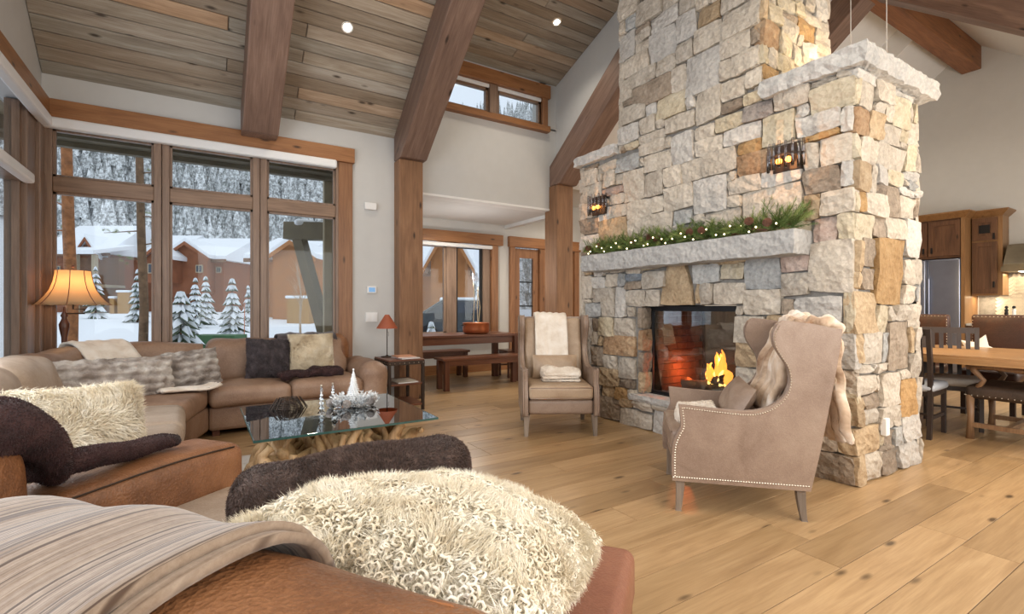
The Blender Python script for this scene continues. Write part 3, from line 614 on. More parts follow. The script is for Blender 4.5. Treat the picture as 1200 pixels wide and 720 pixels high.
def clipst(L, u0, u1, z0, z1):
    o = []
    for a, b, c, d, k in L:
        a, b, c, d = max(a, u0), min(b, u1), max(c, z0), min(d, z1)
        if b - a > .02 and d - c > .02: o.append((a, b, c, d, k))
    return o
def snap(L, tol=.055):
    """pull neighbouring edges together so that joints stay narrow"""
    L = [list(x) for x in L]
    for ax in (0, 2):
        vals = sorted([(x[ax], i, ax) for i, x in enumerate(L)] + [(x[ax + 1], i, ax + 1) for i, x in enumerate(L)])
        o = 1 if ax == 0 else -1; lo, hi = (2, 3) if ax == 0 else (0, 1)
        for i, x in enumerate(L):
            for j_, y in enumerate(L):
                if i != j_ and abs(x[ax + 1] - y[ax]) < tol and min(x[hi], y[hi]) - max(x[lo], y[lo]) > .03:
                    m = (x[ax + 1] + y[ax]) / 2; x[ax + 1] = m; y[ax] = m
    return [tuple(x) for x in L]
A = [x for x in parse(FRONT)]
A = [(a, b, c, d, k) for a, b, c, d, k in A]
body = clipst([x for x in A if (x[2] + x[3]) / 2 < FZ], FY0, FY1, 0, FZ)
chm = clipst([x for x in A if x[3] > FZ], CY0, CY1, FZ - .01, 4.6)
body = [x for x in body if not (x[0] > CY0 and x[1] < CY1 and x[3] > FZ - .02)] + [x for x in body if (x[0] > CY0 and x[1] < CY1 and x[3] > FZ - .02)]
body, chm = snap(body), snap(chm)
opening = [(OY0 - .0, OY1 + .0, OZ0 - .07, OZ1, 'c')]
body2 = []
for a, b, c, d, k in body:      # keep stones out of the opening
    if a < OY1 - .02 and b > OY0 + .02 and c < OZ1 - .02 and d > OZ0 - .05:
        if c > OZ1 - .12: c = OZ1
        elif d < OZ0 + .1: d = OZ0 - .06
        elif a > OY1 - .2: a = OY1
        elif b < OY0 + .2: b = OY0
        else: continue
    body2.append((a, b, c, d, k))
body = body2
lay(body, pf, fp, False); lay(chm, pf, fp, False)
lay(fill(body, FY0, FY1, 0, FZ, opening), pf, fp, False)
lay(fill(chm, CY0, CY1, FZ, 4.6, [], seed=8), pf, fp, False)
B_ = snap(clipst(parse(SIDE), FX0, FX1, 0, FZ)); lay(B_, ps, fp, True); lay(fill(B_, FX0, FX1, 0, FZ, [], seed=9, cols='ccywtb'), ps, fp, True)
C_ = snap(clipst(parse(CHIM), FX0, FX1, FZ, 4.0)); lay(C_, pc, fp, True)
oth = G()
def lay2(st, place, flip): lay(st, place, fp, flip, False, oth)
lay2(fill(C_, FX0, FX1, FZ, 4.0, [], seed=2), pc, True); lay2(fill([], FX0, FX1, 4.0, 5.9, [], seed=4), pc, True)
lay2(fill([], CY0, CY1, 4.6, 5.9, [], seed=12), pf, False)
lay2(fill([], FY0, FY1, 0, FZ, [(OY0, OY1, OZ0 - .06, OZ1 + .02)], seed=13), lambda u, z, d: (FX1 + d, u, z), True)
lay2(fill([], CY0, CY1, FZ, 5.9, [], seed=14), lambda u, z, d: (FX1 + d, u, z), True)
lay2(fill([], FX0, FX1, 0, FZ, [], seed=15), lambda u, z, d: (u, FY1 + d, z), False)
lay2(fill([], FX0, FX1, FZ, 5.9, [], seed=16), lambda u, z, d: (u, CY1 + d, z), False)
obj('rear_stones', oth, S['c'], fp, kind='stuff')
# reveal stones inside the opening
for k, (z0, z1, c) in enumerate(((.34, .55, 't'), (.55, .76, 'b'), (.76, .98, 'r'), (.98, 1.2, 'b'))):
    g = fix(stone_geo(FX0 + .01, FX0 + .20, z0, z1, lambda u, z, d: (u, OY1 - .01 - d, z), t=.04), True); cx = Vector(np.mean(np.array(g.v), axis=0)); g.v = [tuple(Vector(p) - cx) for p in g.v]; obj('stone', g, S[c], fp, loc=cx)
def slab(x0, x1, y0, y1, z0, z1, seed, n=14, ju=.012, jz=.006, rough=.012):
    """split-faced slab: straight top, ragged edges"""
    r_ = random.Random(seed); V = []; pts = []
    for i in range(n): pts.append((x0, y0 + (y1 - y0) * i / n))
    m = max(4, int(n * (x1 - x0) / (y1 - y0)))
    for i in range(m): pts.append((x0 + (x1 - x0) * i / m, y1))
    for i in range(n): pts.append((x1, y1 - (y1 - y0) * i / n))
    for i in range(m): pts.append((x1 - (x1 - x0) * i / m, y0))
    lev = [0, .35, .7, 1]; g = G(); K = len(pts); cxx, cyy = (x0 + x1) / 2, (y0 + y1) / 2
    for li, l in enumerate(lev):
        for (x, y) in pts:
            q = r_.uniform(-ju, ju) + (-rough if l == 0 else 0)
            dx, dy = (1 if x > cxx else -1), (1 if y > cyy else -1)
            ex = x + (dx * q if x in (x0, x1) else 0); ey = y + (dy * q if y in (y0, y1) else 0)
            V.append((ex, ey, z0 + (z1 - z0) * l + (r_.uniform(-jz, jz) if l < 1 else r_.uniform(-jz, 0) * .5)))
    F_ = [(l * K + i, (l + 1) * K + i, (l + 1) * K + (i + 1) % K, l * K + (i + 1) % K) for l in range(3) for i in range(K)]
    V += [(cxx, cyy, z0), (cxx, cyy, z1)]; c0, c1 = len(V) - 2, len(V) - 1
    F_ += [(c0, i, (i + 1) % K) for i in range(K)] + [(c1, 3 * K + (i + 1) % K, 3 * K + i) for i in range(K)]
    return g.add(V, F_)
obj('cap_stone', slab(3.62, 4.83, 1.47, CY0 - .005, 2.80, 2.925, 1), M['capstone'], fp, label='thick ragged limestone cap on the right shoulder')
obj('cap_stone', slab(3.62, 4.80, CY1 + .005, 4.43, 2.80, 2.90, 2, n=8), M['capstone'], fp, label='limestone cap on the left shoulder')
obj('mantel_shelf', slab(3.45, 3.70, 1.84, 4.09, 1.575, 1.745, 3, n=26, ju=.008), M['capstone'], fp, label='long rough grey limestone mantel')
obj('hearth_slab', slab(3.635, 4.0, 2.36, 3.58, .27, .335, 4, n=12, ju=.004, jz=.002), M['capstone'], fp, label='smooth limestone hearth ledge')
# firebox
M['firebrick'] = plain('firebrick', (0.075, 0.045, 0.035), 0.9, var=.25, nscale=12, bmp=.4)
fb = G().box(3.86, 4.60, OY1 - .02, OY1 + .02, .34, 1.2)
obj('firebox_floor', G().box(3.82, 4.66, OY0, OY1, .27, .345), M['black'], fp)
obj('firebox_top', G().box(3.82, 4.66, OY0, OY1, 1.185, 1.21), M['black'], fp)
bk = G()
for side, yy in ((1, OY1 - .01), (-1, OY0 + .01)):
    for r in range(12):
        for c in range(5):
            x0 = 3.90 + c * .145 - (.07 if r % 2 else 0); x0_, x1_ = max(3.9, x0), min(4.6, x0 + .139)
            if x1_ - x0_ > .02: bk.box(x0_, x1_, min(yy, yy - side * .03), max(yy, yy - side * .03), .345 + r * .07, .345 + r * .07 + .064)
obj('firebrick_lining', bk, M['firebrick'], fp, kind='stuff')
obj('firebox_wall', G().box(3.86, 4.66, OY1 - .012, OY1 + .02, .3, 1.2).box(3.86, 4.66, OY0 - .02, OY0 + .012, .3, 1.2), M['mortar'], fp)
ff = G()
for xx in (3.83, 4.63):
    ff.box(xx, xx + .03, OY0, OY0 + .03, .335, 1.2).box(xx, xx + .03, OY1 - .035, OY1, .335, 1.2).box(xx, xx + .03, OY0, OY1, .335, .37).box(xx, xx + .03, OY0, OY1, 1.16, 1.2)
obj('firebox_frame', ff, M['black'], fp, bevel=.003)
obj('fire_glass', G().box(3.842, 3.846, OY0 + .03, OY1 - .03, .37, 1.16), glass('fire_glass', (0.94, 0.93, 0.92), refl=0.05), fp)
obj('fire_glass', G().box(4.645, 4.649, OY0 + .03, OY1 - .03, .37, 1.16), glass('rear_glass', (0.42, 0.40, 0.38), refl=0.05), fp)
M['log'] = plain('charred_log', (0.04, 0.03, 0.025), 0.9, var=.4, nscale=14, bmp=.6)
M['log2'] = plain('ash_log', (0.13, 0.11, 0.09), 0.9, var=.4, nscale=10, bmp=.6)
for k, (p0, p1, r, mm) in enumerate((((4.05, 2.62, .41), (4.25, 3.35, .42), .052, 'log'), ((4.38, 2.60, .42), (4.15, 2.98, .50), .045, 'log'), ((4.0, 3.22, .44), (4.35, 2.9, .43), .055, 'log2'), ((4.30, 2.55, .50), (4.08, 2.86, .54), .038, 'log'), ((4.35, 3.2, .43), (4.1, 2.85, .52), .04, 'log2'))):
    pts = [tuple(p0[i] + (p1[i] - p0[i]) * t / 6 + .012 * math.sin(3 * t + i + k) for i in range(3)) for t in range(7)]
    obj('fire_log', G().tube(pts, [r * (.9 + .16 * math.sin(2.3 * t + k)) for t in range(7)], 9), M[mm], fp, smooth=True)
g = G()
for k in range(9): g.box(4.0 + k * .04, 4.012 + k * .04, 2.52, 3.26, .352, .37)
obj('fire_grate', g, M['black'], fp)
def flame(name, x, y, z, h, w, mat, seed):
    r_ = random.Random(seed); g = G()
    for k in range(9):
        dx, dy = r_.uniform(-w, w) * .5, r_.uniform(-w, w); hh = h * r_.uniform(.45, 1) * (1 - .5 * abs(dy) / w); n = 8; ph = r_.uniform(0, 6)
        g.tube([(x + dx + .015 * math.sin(t * 1.1 + ph), y + dy + .02 * math.sin(t * .9 + ph) * t / n, z + hh * t / n) for t in range(n + 1)], [.024 * (h / .3) * math.sin(PI * min(.97, (t + 1.2) / (n + 1.2))) + .001 for t in range(n + 1)], 7)
    return obj(name, g, mat, fp, smooth=True)
flame('flame', 4.15, 2.90, .48, .42, .12, emis('flame_orange', (1.0, 0.36, 0.05), 1.25), 2)
flame('flame', 4.15, 2.92, .46, .24, .09, emis('flame_yellow', (1.0, 0.66, 0.18), 1.6), 5)
def point(loc, e, col, r=.05):
    l = bpy.data.lights.new('glow', 'POINT'); l.energy = e; l.color = col; l.shadow_soft_size = r; o = bpy.data.objects.new('point_glow', l); COL.objects.link(o); o.location = loc
point((4.2, 3.30, .55), 6, (1.0, 0.16, 0.03), 0)
point((4.15, 2.90, .70), 3, (1.0, 0.45, 0.12), 0)
tag(obj('outlet_plate', G().box(4.03, 4.09, 1.518, 1.555, .30, .42), M['white'], bevel=.004), 'small white outlet cover on the side face of the stone fireplace', 'outlet')
# ================= SECTIONAL SOFA in the corner (window side + left wall)
def bx(x0, x1, y0, y1, z0, z1, r=.05, puff=0.0, **k):
    return soft(((x0 + x1) / 2, (y0 + y1) / 2, (z0 + z1) / 2), (x1 - x0, y1 - y0, z1 - z0), r, puff, **k)
sec = thing('sectional_sofa', 'brown leather L-shaped sectional with loose cushions under the corner windows', 'sofa', (0, 0, 0))
g = G().box(.06, 1.50, 5.32, 6.14, .05, .28).box(-1.12, -.16, 3.0, 4.62, .05, .28)
g.prism([(.06, 5.32), (-.16, 4.62), (-1.12, 4.62), (-1.12, 6.14), (.06, 6.14)], 2, .05, .28)
obj('base', g, M['leather'], sec, bevel=.03)
def poly_soft(poly, z0, z1, r=.05, n=5, puff=.02):
    """rounded cushion over any convex outline"""
    cx = sum(p[0] for p in poly) / len(poly); cy = sum(p[1] for p in poly) / len(poly)
    out = []
    for i in range(len(poly)):
        a, b, c = Vector(poly[i - 1]), Vector(poly[i]), Vector(poly[(i + 1) % len(poly)])
        rr_ = .08; p0 = b + (a - b).normalized() * rr_; p1 = b + (c - b).normalized() * rr_
        for t in (0, .33, .67, 1): out.append(p0 * (1 - t) ** 2 + b * 2 * t * (1 - t) + p1 * t * t)
        q1 = Vector(poly[(i + 1) % len(poly)]) + (b - c).normalized() * rr_
        for t in (.25, .5, .75): out.append(p1 * (1 - t) + q1 * t)
    K = len(out); V = []; prof = []
    for k in range(n + 1): an = -PI / 2 + PI / 2 * k / n; prof.append((r * (1 - math.cos(an)), z0 + r + r * math.sin(an)))
    for k in range(n + 1): an = PI / 2 * k / n; prof.append((r * (1 - math.cos(an)), z1 - r + r * math.sin(an)))
    sc_ = [1, .8, .5, .2]
    g = G()
    for ins, z in prof:
        for p in out:
            d = Vector((cx, cy)) - p; q = p + d.normalized() * ins; V.append((q.x, q.y, z))
    top = len(prof) - 1
    for s_ in (.75, .45, .15):
        for p in out:
            d = Vector((cx, cy)) - p; q = p + d.normalized() * r; q = Vector((cx, cy)) + (q - Vector((cx, cy))) * s_; V.append((q.x, q.y, z1 + puff * (1 - s_ * s_)))
    L = len(prof) + 3
    F_ = [(l * K + i, l * K + (i + 1) % K, (l + 1) * K + (i + 1) % K, (l + 1) * K + i) for l in range(L - 1) for i in range(K)]
    F_ += [tuple((L - 1) * K + i for i in range(K)), tuple(range(K - 1, -1, -1))]
    return g.add(V, F_)
def seat(x0, x1, y0, y1, par, mat='leather', z0=.275, z1=.455, sd=0):
    obj('seat_cushion', bx(x0, x1, y0, y1, z0, z1, .06, .022, wob=.008, seed=sd, puffs=(.4, .4, 1)), M[mat], par, smooth=True)
seat(.065, .755, 5.24, 5.98, sec, sd=1); seat(.762, 1.45, 5.24, 5.98, sec, sd=2)
seat(-1.05, -.10, 3.86, 4.60, sec, 'seat_sheen', sd=3); seat(-1.05, -.10, 3.10, 3.85, sec, 'seat_sheen', sd=4)
obj('seat_cushion', poly_soft([(.055, 5.24), (.055, 5.98), (-.95, 5.98), (-.95, 4.61), (-.10, 4.61)], .275, .455, .06), M['leather'], sec, smooth=True)
def leanx(k, z0=.42):
    def f(P): P = P.copy(); P[:, 1] += k * P[:, 2]; return P
    return f
def leanxx(k):
    def f(P): P = P.copy(); P[:, 0] += k * P[:, 2]; return P
    return f
for i, (a, b) in enumerate(((.045, .755), (.762, 1.42))):
    obj('back_cushion', soft(((a + b) / 2, 5.99, .64), (b - a, .27, .44), .09, .03, wob=.014, seed=20 + i, puffs=(.2, 1, .5), fn=leanx(.22)), M['leather'], sec, smooth=True)
for i, (a, b) in enumerate(((3.95, 4.68), (3.18, 3.94))):
    obj('back_cushion', soft((-.98, (a + b) / 2, .64), (.27, b - a, .44), .09, .03, wob=.014, seed=24 + i, puffs=(1, .2, .5), fn=leanxx(-.22)), M['seat_sheen'], sec, smooth=True)
# curved corner back, swept round the corner
P = []
arc = [(-1.0, 4.70), (-1.0, 4.95), (-.98, 5.25), (-.90, 5.55), (-.76, 5.80), (-.55, 5.94), (-.30, 5.99), (.02, 6.0)]
arc = [Vector(arc[i]).lerp(Vector(arc[i + 1]), t / 3) for i in range(len(arc) - 1) for t in range(3)] + [Vector(arc[-1])]
for i, p in enumerate(arc):
    d = (arc[min(i + 1, len(arc) - 1)] - arc[max(i - 1, 0)]).normalized(); nn = Vector((-d.y, d.x)); e = min(1, .35 + min(i, len(arc) - 1 - i) * .4)
    ring = []
    for k in range(16):
        an = 2 * PI * k / 16; c, s_ = math.cos(an), math.sin(an)
        u = .135 * math.copysign(abs(c) ** .6, c) * e; z = .62 + (.235 * math.copysign(abs(s_) ** .6, s_)) * (.75 + .25 * e) + .012 * math.sin(i * .9)
        ring.append((p.x + nn.x * (u + (z - .62) * .22), p.y + nn.y * (u + (z - .62) * .22), z))
    P.append(ring + [ring[0]])
obj('back_cushion', grid_surf(P), M['leather'], sec, smooth=True, label='curved corner back cushion')
obj('back_frame', G().box(.06, 1.5, 6.04, 6.17, .2, .66).box(-1.2, -1.06, 3.0, 5.0, .2, .66), M['leather'], sec, bevel=.04)
arm = soft((1.585, 5.70, .325), (.29, .96, .55), .13, .012, wob=.01, seed=5, puffs=(1, .3, .5)); obj('arm', arm, M['leather'], sec, smooth=True)
obj('arm_cushion', soft((1.36, 5.99, .72), (.22, .20, .30), .08, .02, seed=6, fn=leanx(.2)), M['leather_warm'], sec, smooth=True, label='cognac leather head cushion by the arm')
g = G()
for x, y in ((.12, 5.36), (1.62, 5.3), (-.2, 3.1), (-.2, 4.5)): g.box(x - .03, x + .03, y - .03, y + .03, 0, .06)
for k, (x, y) in enumerate(((.12, 5.38), (1.62, 5.3), (-.2, 3.1), (-.2, 4.5))): obj('leg', G().box(x - .03, x + .03, y - .03, y + .03, 0, .06), M['walnut_z'], sec)

# ---- things lying on it
def put(g, mat, name, label, cat, loc, rot=(0, 0, 0), group=None, smooth=True, order='XYZ'):
    o = obj(name, g, mat, loc=loc, smooth=smooth); o.rotation_euler = rot; return tag(o, label, cat, group)
pg = pillow(.44, .42, .17, seed=2); fur(pg, 20000, .018, .0030, 3, lean=1.1, clump=18)
put(pg, M['fur_slate'], 'throw_pillow', 'slate-brown fur pillow leaning on the far sofa back', 'pillow', (.60, 5.70, .665), (-.22, .06, .12))
pg = pillow(.46, .42, .16, seed=3, pinch=.04); fur(pg, 22000, .020, .0034, 4, lean=1.3, clump=26)
put(pg, M['fur_cream2'], 'throw_pillow', 'square cream shag pillow on the far sofa next to the dark one', 'pillow', (1.02, 5.72, .70), (-.24, 0, -.04))
# grey rabbit fur pillows in the corner, with rows of pleats
def pleated(w, h, t, seed):
    g = pillow(w, h, t, 40, seed, pinch=.03)
    V = []
    for x, y, z in g.v:
        k = .030 * abs(math.sin(z * PI / .068)) + .008 * math.sin(x * 50 + 2 * math.sin(z * 30)); V.append((x, y + math.copysign(k, y), z + .004 * math.sin(x * 60)))
    g.v = V; fur(g, 30000, .007, .0026, seed, lean=.8, down=.1); return g
put(pleated(.90, .34, .18, 6), M['fur_grey'], 'throw_pillow', 'long grey rabbit-fur lumbar pillow with ribbed rows in the sofa corner', 'pillow', (-.60, 5.02, .62), (-.30, .03, .50))
put(pleated(.46, .34, .16, 8), M['fur_grey'], 'throw_pillow', 'short ribbed grey fur pillow at the right end of the long one', 'pillow', (-.07, 5.42, .63), (-.28, -.06, .42))
g = pillow(.56, .40, .24, seed=9, pinch=.03); fur(g, 26000, .05, .0045, 9, lean=.8)
put(g, M['fur_cream'], 'throw_pillow', 'fluffy long-haired cream sheepskin pillow on the left seat behind the cognac arm', 'pillow', (-.53, 3.20, .60), (-.45, .05, .42))
def drape(path, width, thick, mat, name, label, cat, par_axis, furc=0, furl=.012, wave=.008, seed=0, nw=14, across=None, furw=.004):
    """sheet laid along path (list of points); across = unit vector of its width"""
    ac = Vector(across); pts = [Vector(p) for p in path]; fine = []
    for i in range(len(pts) - 1):
        a, b, c, d = pts[max(i - 1, 0)], pts[i], pts[i + 1], pts[min(i + 2, len(pts) - 1)]
        for t in (0, .25, .5, .75): fine.append(.5 * ((2 * b) + (-a + c) * t + (2 * a - 5 * b + 4 * c - d) * t * t + (-a + 3 * b - 3 * c + d) * t ** 3))
    fine.append(pts[-1]); r_ = random.Random(seed); ph = r_.random() * 6; P = []
    for i, p in enumerate(fine):
        s_ = i / (len(fine) - 1); P.append([tuple(p + ac * (width * (u / (nw - 1) - .5) * (1 + .03 * math.sin(s_ * 9 + ph))) + Vector((0, 0, wave * math.sin(u * 1.3 + ph + s_ * 5) + wave * .6 * math.sin(u * 2.9 + s_ * 11)))) for u in range(nw)])
    g = grid_surf(P, thick)
    if furc: fur(g, furc, furl, furw, seed, lean=.8)
    o = obj(name, g, mat, smooth=True); return tag(o, label, cat)
drape([(1.02, 5.86, .70), (1.02, 5.92, .86), (1.02, 6.03, .905), (1.02, 6.14, .89), (1.02, 6.20, .80), (1.02, 6.21, .55)], .62, .022, M['fur_slate'], 'throw_blanket', 'dark slate throw draped over the far sofa back behind the cream pillow', 'blanket', 0, 5000, .014, across=(1, 0, 0), seed=3)
g = soft((0, 0, 0), (.62, .17, .075), .035, .008, n=26, wob=.022, seed=12, fn=lambda P: P + np.stack([0 * P[:, 0], .02 * np.sin(P[:, 0] * 14), .010 * np.sin(P[:, 0] * 31)], 1)); fur(g, 7000, .014, .004, 5, lean=.8)
put(g, M['fur_plum'], 'throw_blanket', 'dark plum fur throw crumpled along the far sofa seat', 'blanket', (.97, 5.48, .515), (0, 0, .02))
drape([(-.62, 5.48, .74), (-.72, 5.62, .87), (-.79, 5.72, .90), (-.87, 5.82, .86), (-.92, 5.90, .74)], .42, .018, M['fur_ivory'], 'throw_blanket', 'pale beige throw over the curved corner back of the sectional', 'blanket', 0, 2500, .008, across=(.8, .6, 0), seed=5)
drape([(-.30, 5.05, .49), (-.12, 5.12, .485), (.03, 5.17, .475), (.12, 5.26, .49)], .16, .02, M['fur_ivory'], 'folded_blanket', 'beige folded blanket edge under the grey fur pillows on the corner seat', 'blanket', 0, 0, across=(-.5, .85, 0), seed=8)

# ================= NEAR LOVESEAT, turned 52 degrees (its back towards the camera)
LS = thing('leather_loveseat', 'cognac leather loveseat seen from behind in the foreground with one sloped arm', 'sofa', (.267, .497, 0), -math.radians(52))
# local frame: +Y = the way it faces, -X = towards its left arm;   b = -x, a = y
def lb(b0, b1, a0, a1, z0, z1, r, puff=0, **k): return soft((-(b0 + b1) / 2, (a0 + a1) / 2, (z0 + z1) / 2), (b1 - b0, a1 - a0, z1 - z0), r, puff, **k)
obj('base', lb(-.06, 1.95, -.10, 1.08, .05, .30, .03, n=6), M['leather_warm'], LS, smooth=True)
obj('seat_cushion', lb(-.065, .80, .12, 1.10, .27, .435, .035, .012, seed=31, puffs=(.1, .1, 1)), M['leather_red'], LS, smooth=True, label='russet leather seat cushion')
obj('seat_cushion', lb(.81, 1.66, .12, 1.10, .27, .435, .05, .012, seed=32, puffs=(.1, .1, 1)), M['seat_sheen'], LS, smooth=True, label='seat cushion with its sheen painted in pale')
obj('backrest', lb(-.13, 2.0, -.27, .09, .10, .865, .14, .01, n=22, wob=.010, seed=33, puffs=(0, 1, .6), fn=lambda P: np.stack([P[:, 0], P[:, 1], P[:, 2] - .13 * np.maximum(0, -P[:, 0] + .935 - .55) * (P[:, 2] > 0)], 1)), M['leather_warm'], LS, smooth=True)
g = G(); pts = [(-(-.02 + 1.9 * t / 40), -.015 + .004 * math.sin(t * .9), .862 - .004 * abs(math.sin(t * .5)) + (-.03 if t == 0 else 0)) for t in range(41)]
g.tube(pts, .0022, 5)
obj('stitching', g, plain('thread', (.30, .11, .03), .6), LS, kind='stuff', label='brown topstitched seam')
def armf(P):
    P = P.copy(); P[:, 2] += .01 * np.sin(P[:, 1] * 6); return P
obj('arm', lb(1.65, 1.96, .05, 1.18, .10, .595, .055, .012, n=16, wob=.003, seed=34, fn=armf, puffs=(1, .3, .6)), M['leather_warm'], LS, smooth=True, label='broad cognac leather arm with piped seam')
g = G().tube([(-1.664, .12 + t * .1, .582 + .01 * math.sin(6 * (.12 + t * .1 - .615))) for t in range(11)], .0035, 6); obj('piping', g, M['iron'], LS, smooth=True)
obj('arm_bolster', lb(1.60, 1.97, .02, .40, .42, .845, .13, .02, wob=.02, seed=35), M['leather_warm'], LS, smooth=True, label='rounded head bolster with a stitched seam')
g = G(); pts = [(-1.70 + .004 * math.sin(t), .30 + .075 * math.sin(t * .25), .50 + t * .024) for t in range(14)]; g.tube(pts, .003, 5); obj('seam', g, plain('thread2', (.42, .22, .10), .6), LS, smooth=True)
for b, a in ((0.0, 1.0), (1.85, 1.05), (.0, -.1), (1.85, -.1)): obj('leg', G().box(-b - .03, -b + .03, a - .03, a + .03, 0, .06), M['walnut_z'], LS)
Lm = Matrix.Translation((.267, .497, 0)) @ Matrix.Rotation(-math.radians(52), 4, 'Z')
def L2W(b, a, z): return Lm @ Vector((-b, a, z))
LR = -math.radians(52)
# striped throw over the back: ribs run front to back
m, nt, p = new_mat('striped_chenille'); v = coords(nt, rnd=False)
mp = N(nt, 'ShaderNodeMapping'); mp.inputs['Scale'].default_value = (70, 1.0, 1.0); nt.links.new(v, mp.inputs[0])
c1 = ramp(nt, [(0.30, (0.11, 0.065, 0.04)), (0.44, (0.20, 0.135, 0.088)), (0.56, (0.28, 0.205, 0.145)), (0.72, (0.39, 0.31, 0.24))], noise(nt, mp.outputs[0], 1.0, 5, 0.75)).outputs[0]
c2 = mixc(nt, 0.35, c1, ramp(nt, [(0.35, (0.13, 0.08, 0.05)), (0.65, (0.34, 0.265, 0.20))], noise(nt, v, 42, 5, 0.8)).outputs[0])
mp3 = N(nt, 'ShaderNodeMapping'); mp3.inputs['Scale'].default_value = (120, .6, .6); nt.links.new(v, mp3.inputs[0]); ln = ramp(nt, [(.40, (1, 1, 1)), (.44, (0, 0, 0))], noise(nt, mp3.outputs[0], 1.0, 1, .5)).outputs[0]; c2 = mixc(nt, ln, c2, (.075, .042, .025))
nt.links.new(c2, p.inputs['Base Color']); p.inputs['Roughness'].default_value = 0.9; p.inputs['Sheen Weight'].default_value = .25
mp2 = N(nt, 'ShaderNodeMapping'); mp2.inputs['Scale'].default_value = (110, 1.5, 1.5); nt.links.new(v, mp2.inputs[0]); bump(nt, p, noise(nt, mp2.outputs[0], 1.0, 3, .6), .6, .004)
M['throw'] = m
def throw_sheet(b0, b1, off, seed, nb=60):
    P = []
    for i in range(nb):
        s_ = i / (nb - 1); b = b0 + (b1 - b0) * s_; row = []
        prof = [(.105, .45), (.105, .62), (.10, .735), (.072, .822), (.02, .866), (-.05, .881), (-.15, .877), (-.22, .850), (-.268, .79), (-.285, .70), (-.315, .50), (-.32, .32)]
        hump = .008 * math.sin(b * 9) + .006 * math.sin(b * 23 + 1) - .13 * max(0, b - .55)
        for k, (a, z) in enumerate(prof):
            # soft slanting pull at the free edge
            row.append((-(b + .05 * (k / 11 - .45) * 1.2), a + math.copysign(off, a - .0) * (1 if abs(a) > .1 else .3), z + off + hump * (1 if 2 < k < 9 else .4)))
        P.append(row)
    fine = np.array(P); out = []
    for row in fine:
        r2 = []
        for i in range(len(row) - 1):
            a, b, c, d = row[max(i - 1, 0)], row[i], row[i + 1], row[min(i + 2, len(row) - 1)]
            for t in (0, .25, .5, .75): r2.append(.5 * ((2 * b) + (-a + c) * t + (2 * a - 5 * b + 4 * c - d) * t * t + (-a + 3 * b - 3 * c + d) * t ** 3))
        r2.append(row[-1]); out.append(r2)
    return grid_surf(out, .014)
th_ = thing('throw_blanket', 'striped beige chenille throw folded double over the loveseat back in the near left corner', 'blanket', (.267, .497, 0), LR)
obj('lower_fold', throw_sheet(.29, 1.6, .0, 1), M['throw'], th_, smooth=True)
obj('upper_fold', throw_sheet(.315, 1.6, .012, 2), M['throw'], th_, smooth=True)
# big curly sheepskin pillow
pg = pillow(.62, .62, .26, 26, 11, pinch=.0)
base_v = list(pg.v); bg_ = G(); bg_.v = list(pg.v); bg_.f = list(pg.f); fur(bg_, 120000, .034, .0022, 8, lean=1.3, clump=34); curls(pg, 3200, .020, .0066, 7, face=(0, -1, 0.2)); bg_.f = bg_.f[len(bg_.f) - 240000:]; pg.merge_fast(bg_)
o = put(pg, M['fur_cream'], 'throw_pillow', 'large cream curly sheepskin pillow leaning on the loveseat back in the foreground', 'pillow', L2W(.30, .41, .68))
o.rotation_euler = (math.radians(-103), math.radians(0), LR); o.rotation_mode = 'XYZ'
# dark bolster
pg = soft((0, 0, 0), (.72, .19, .32), .09, .02, n=18, wob=.015, seed=41, puffs=(.3, 1, .3)); fur(pg, 70000, .013, .0024, 12, lean=.7, clump=7, down=.1)
put(pg, M['fur_dark'], 'throw_pillow', 'long chocolate fur lumbar pillow upright behind the curly cream one', 'pillow', (.45, 1.66, .555), (.12, -.045, math.atan2(-.20, .97)))
# plum throw over the arm: heap and tongue
hp = thing('throw_blanket', 'dark plum fur throw heaped over the left bolster with a tail along the cognac arm', 'blanket', (0, 0, 0))
g = soft((0, 0, 0), (.26, .46, .11), .05, .01, n=24, wob=.03, seed=51)
V = []
for x, y, z in g.v:  # folds down over the seat side
    V.append((x, y, z - 2.2 * max(0, y - .10) ** 1.5 - .3 * max(0, -y - .2) ** 1.3))
g.v = V; fur(g, 36000, .009, .0024, 13, lean=.7)
o = obj('heap', g, M['fur_plum'], hp, smooth=True, loc=L2W(1.78, .27, .83)); o.rotation_euler = (0, 0, LR)
g = G(); pts = [(-.20 + .60 * t / 12, .015 * math.sin(t * .8), .008 * math.sin(t * 1.3)) for t in range(13)]
g.tube(pts, [.075, .074, .07, .066, .062, .062, .058, .056, .054, .05, .048, .044, .03], 12); g.v = [(x, y, z * .62) for x, y, z in g.v]; fur(g, 20000, .008, .0024, 14, lean=.7)
o = obj('tail', g, M['fur_plum'], hp, smooth=True, loc=L2W(1.80, .56, .665)); o.rotation_euler = (0, .06, LR + PI / 2)
g = soft((0, 0, 0), (.26, .26, .10), .05, .01, n=10, wob=.03, seed=53); fur(g, 6000, .016, .0035, 15, lean=.8)
tag(obj('fur_cushion', g, M['fur_plum'], smooth=True, loc=(-.80, 3.12, .70)), 'dark fur cushion top showing left of the fluffy cream pillow', 'cushion')

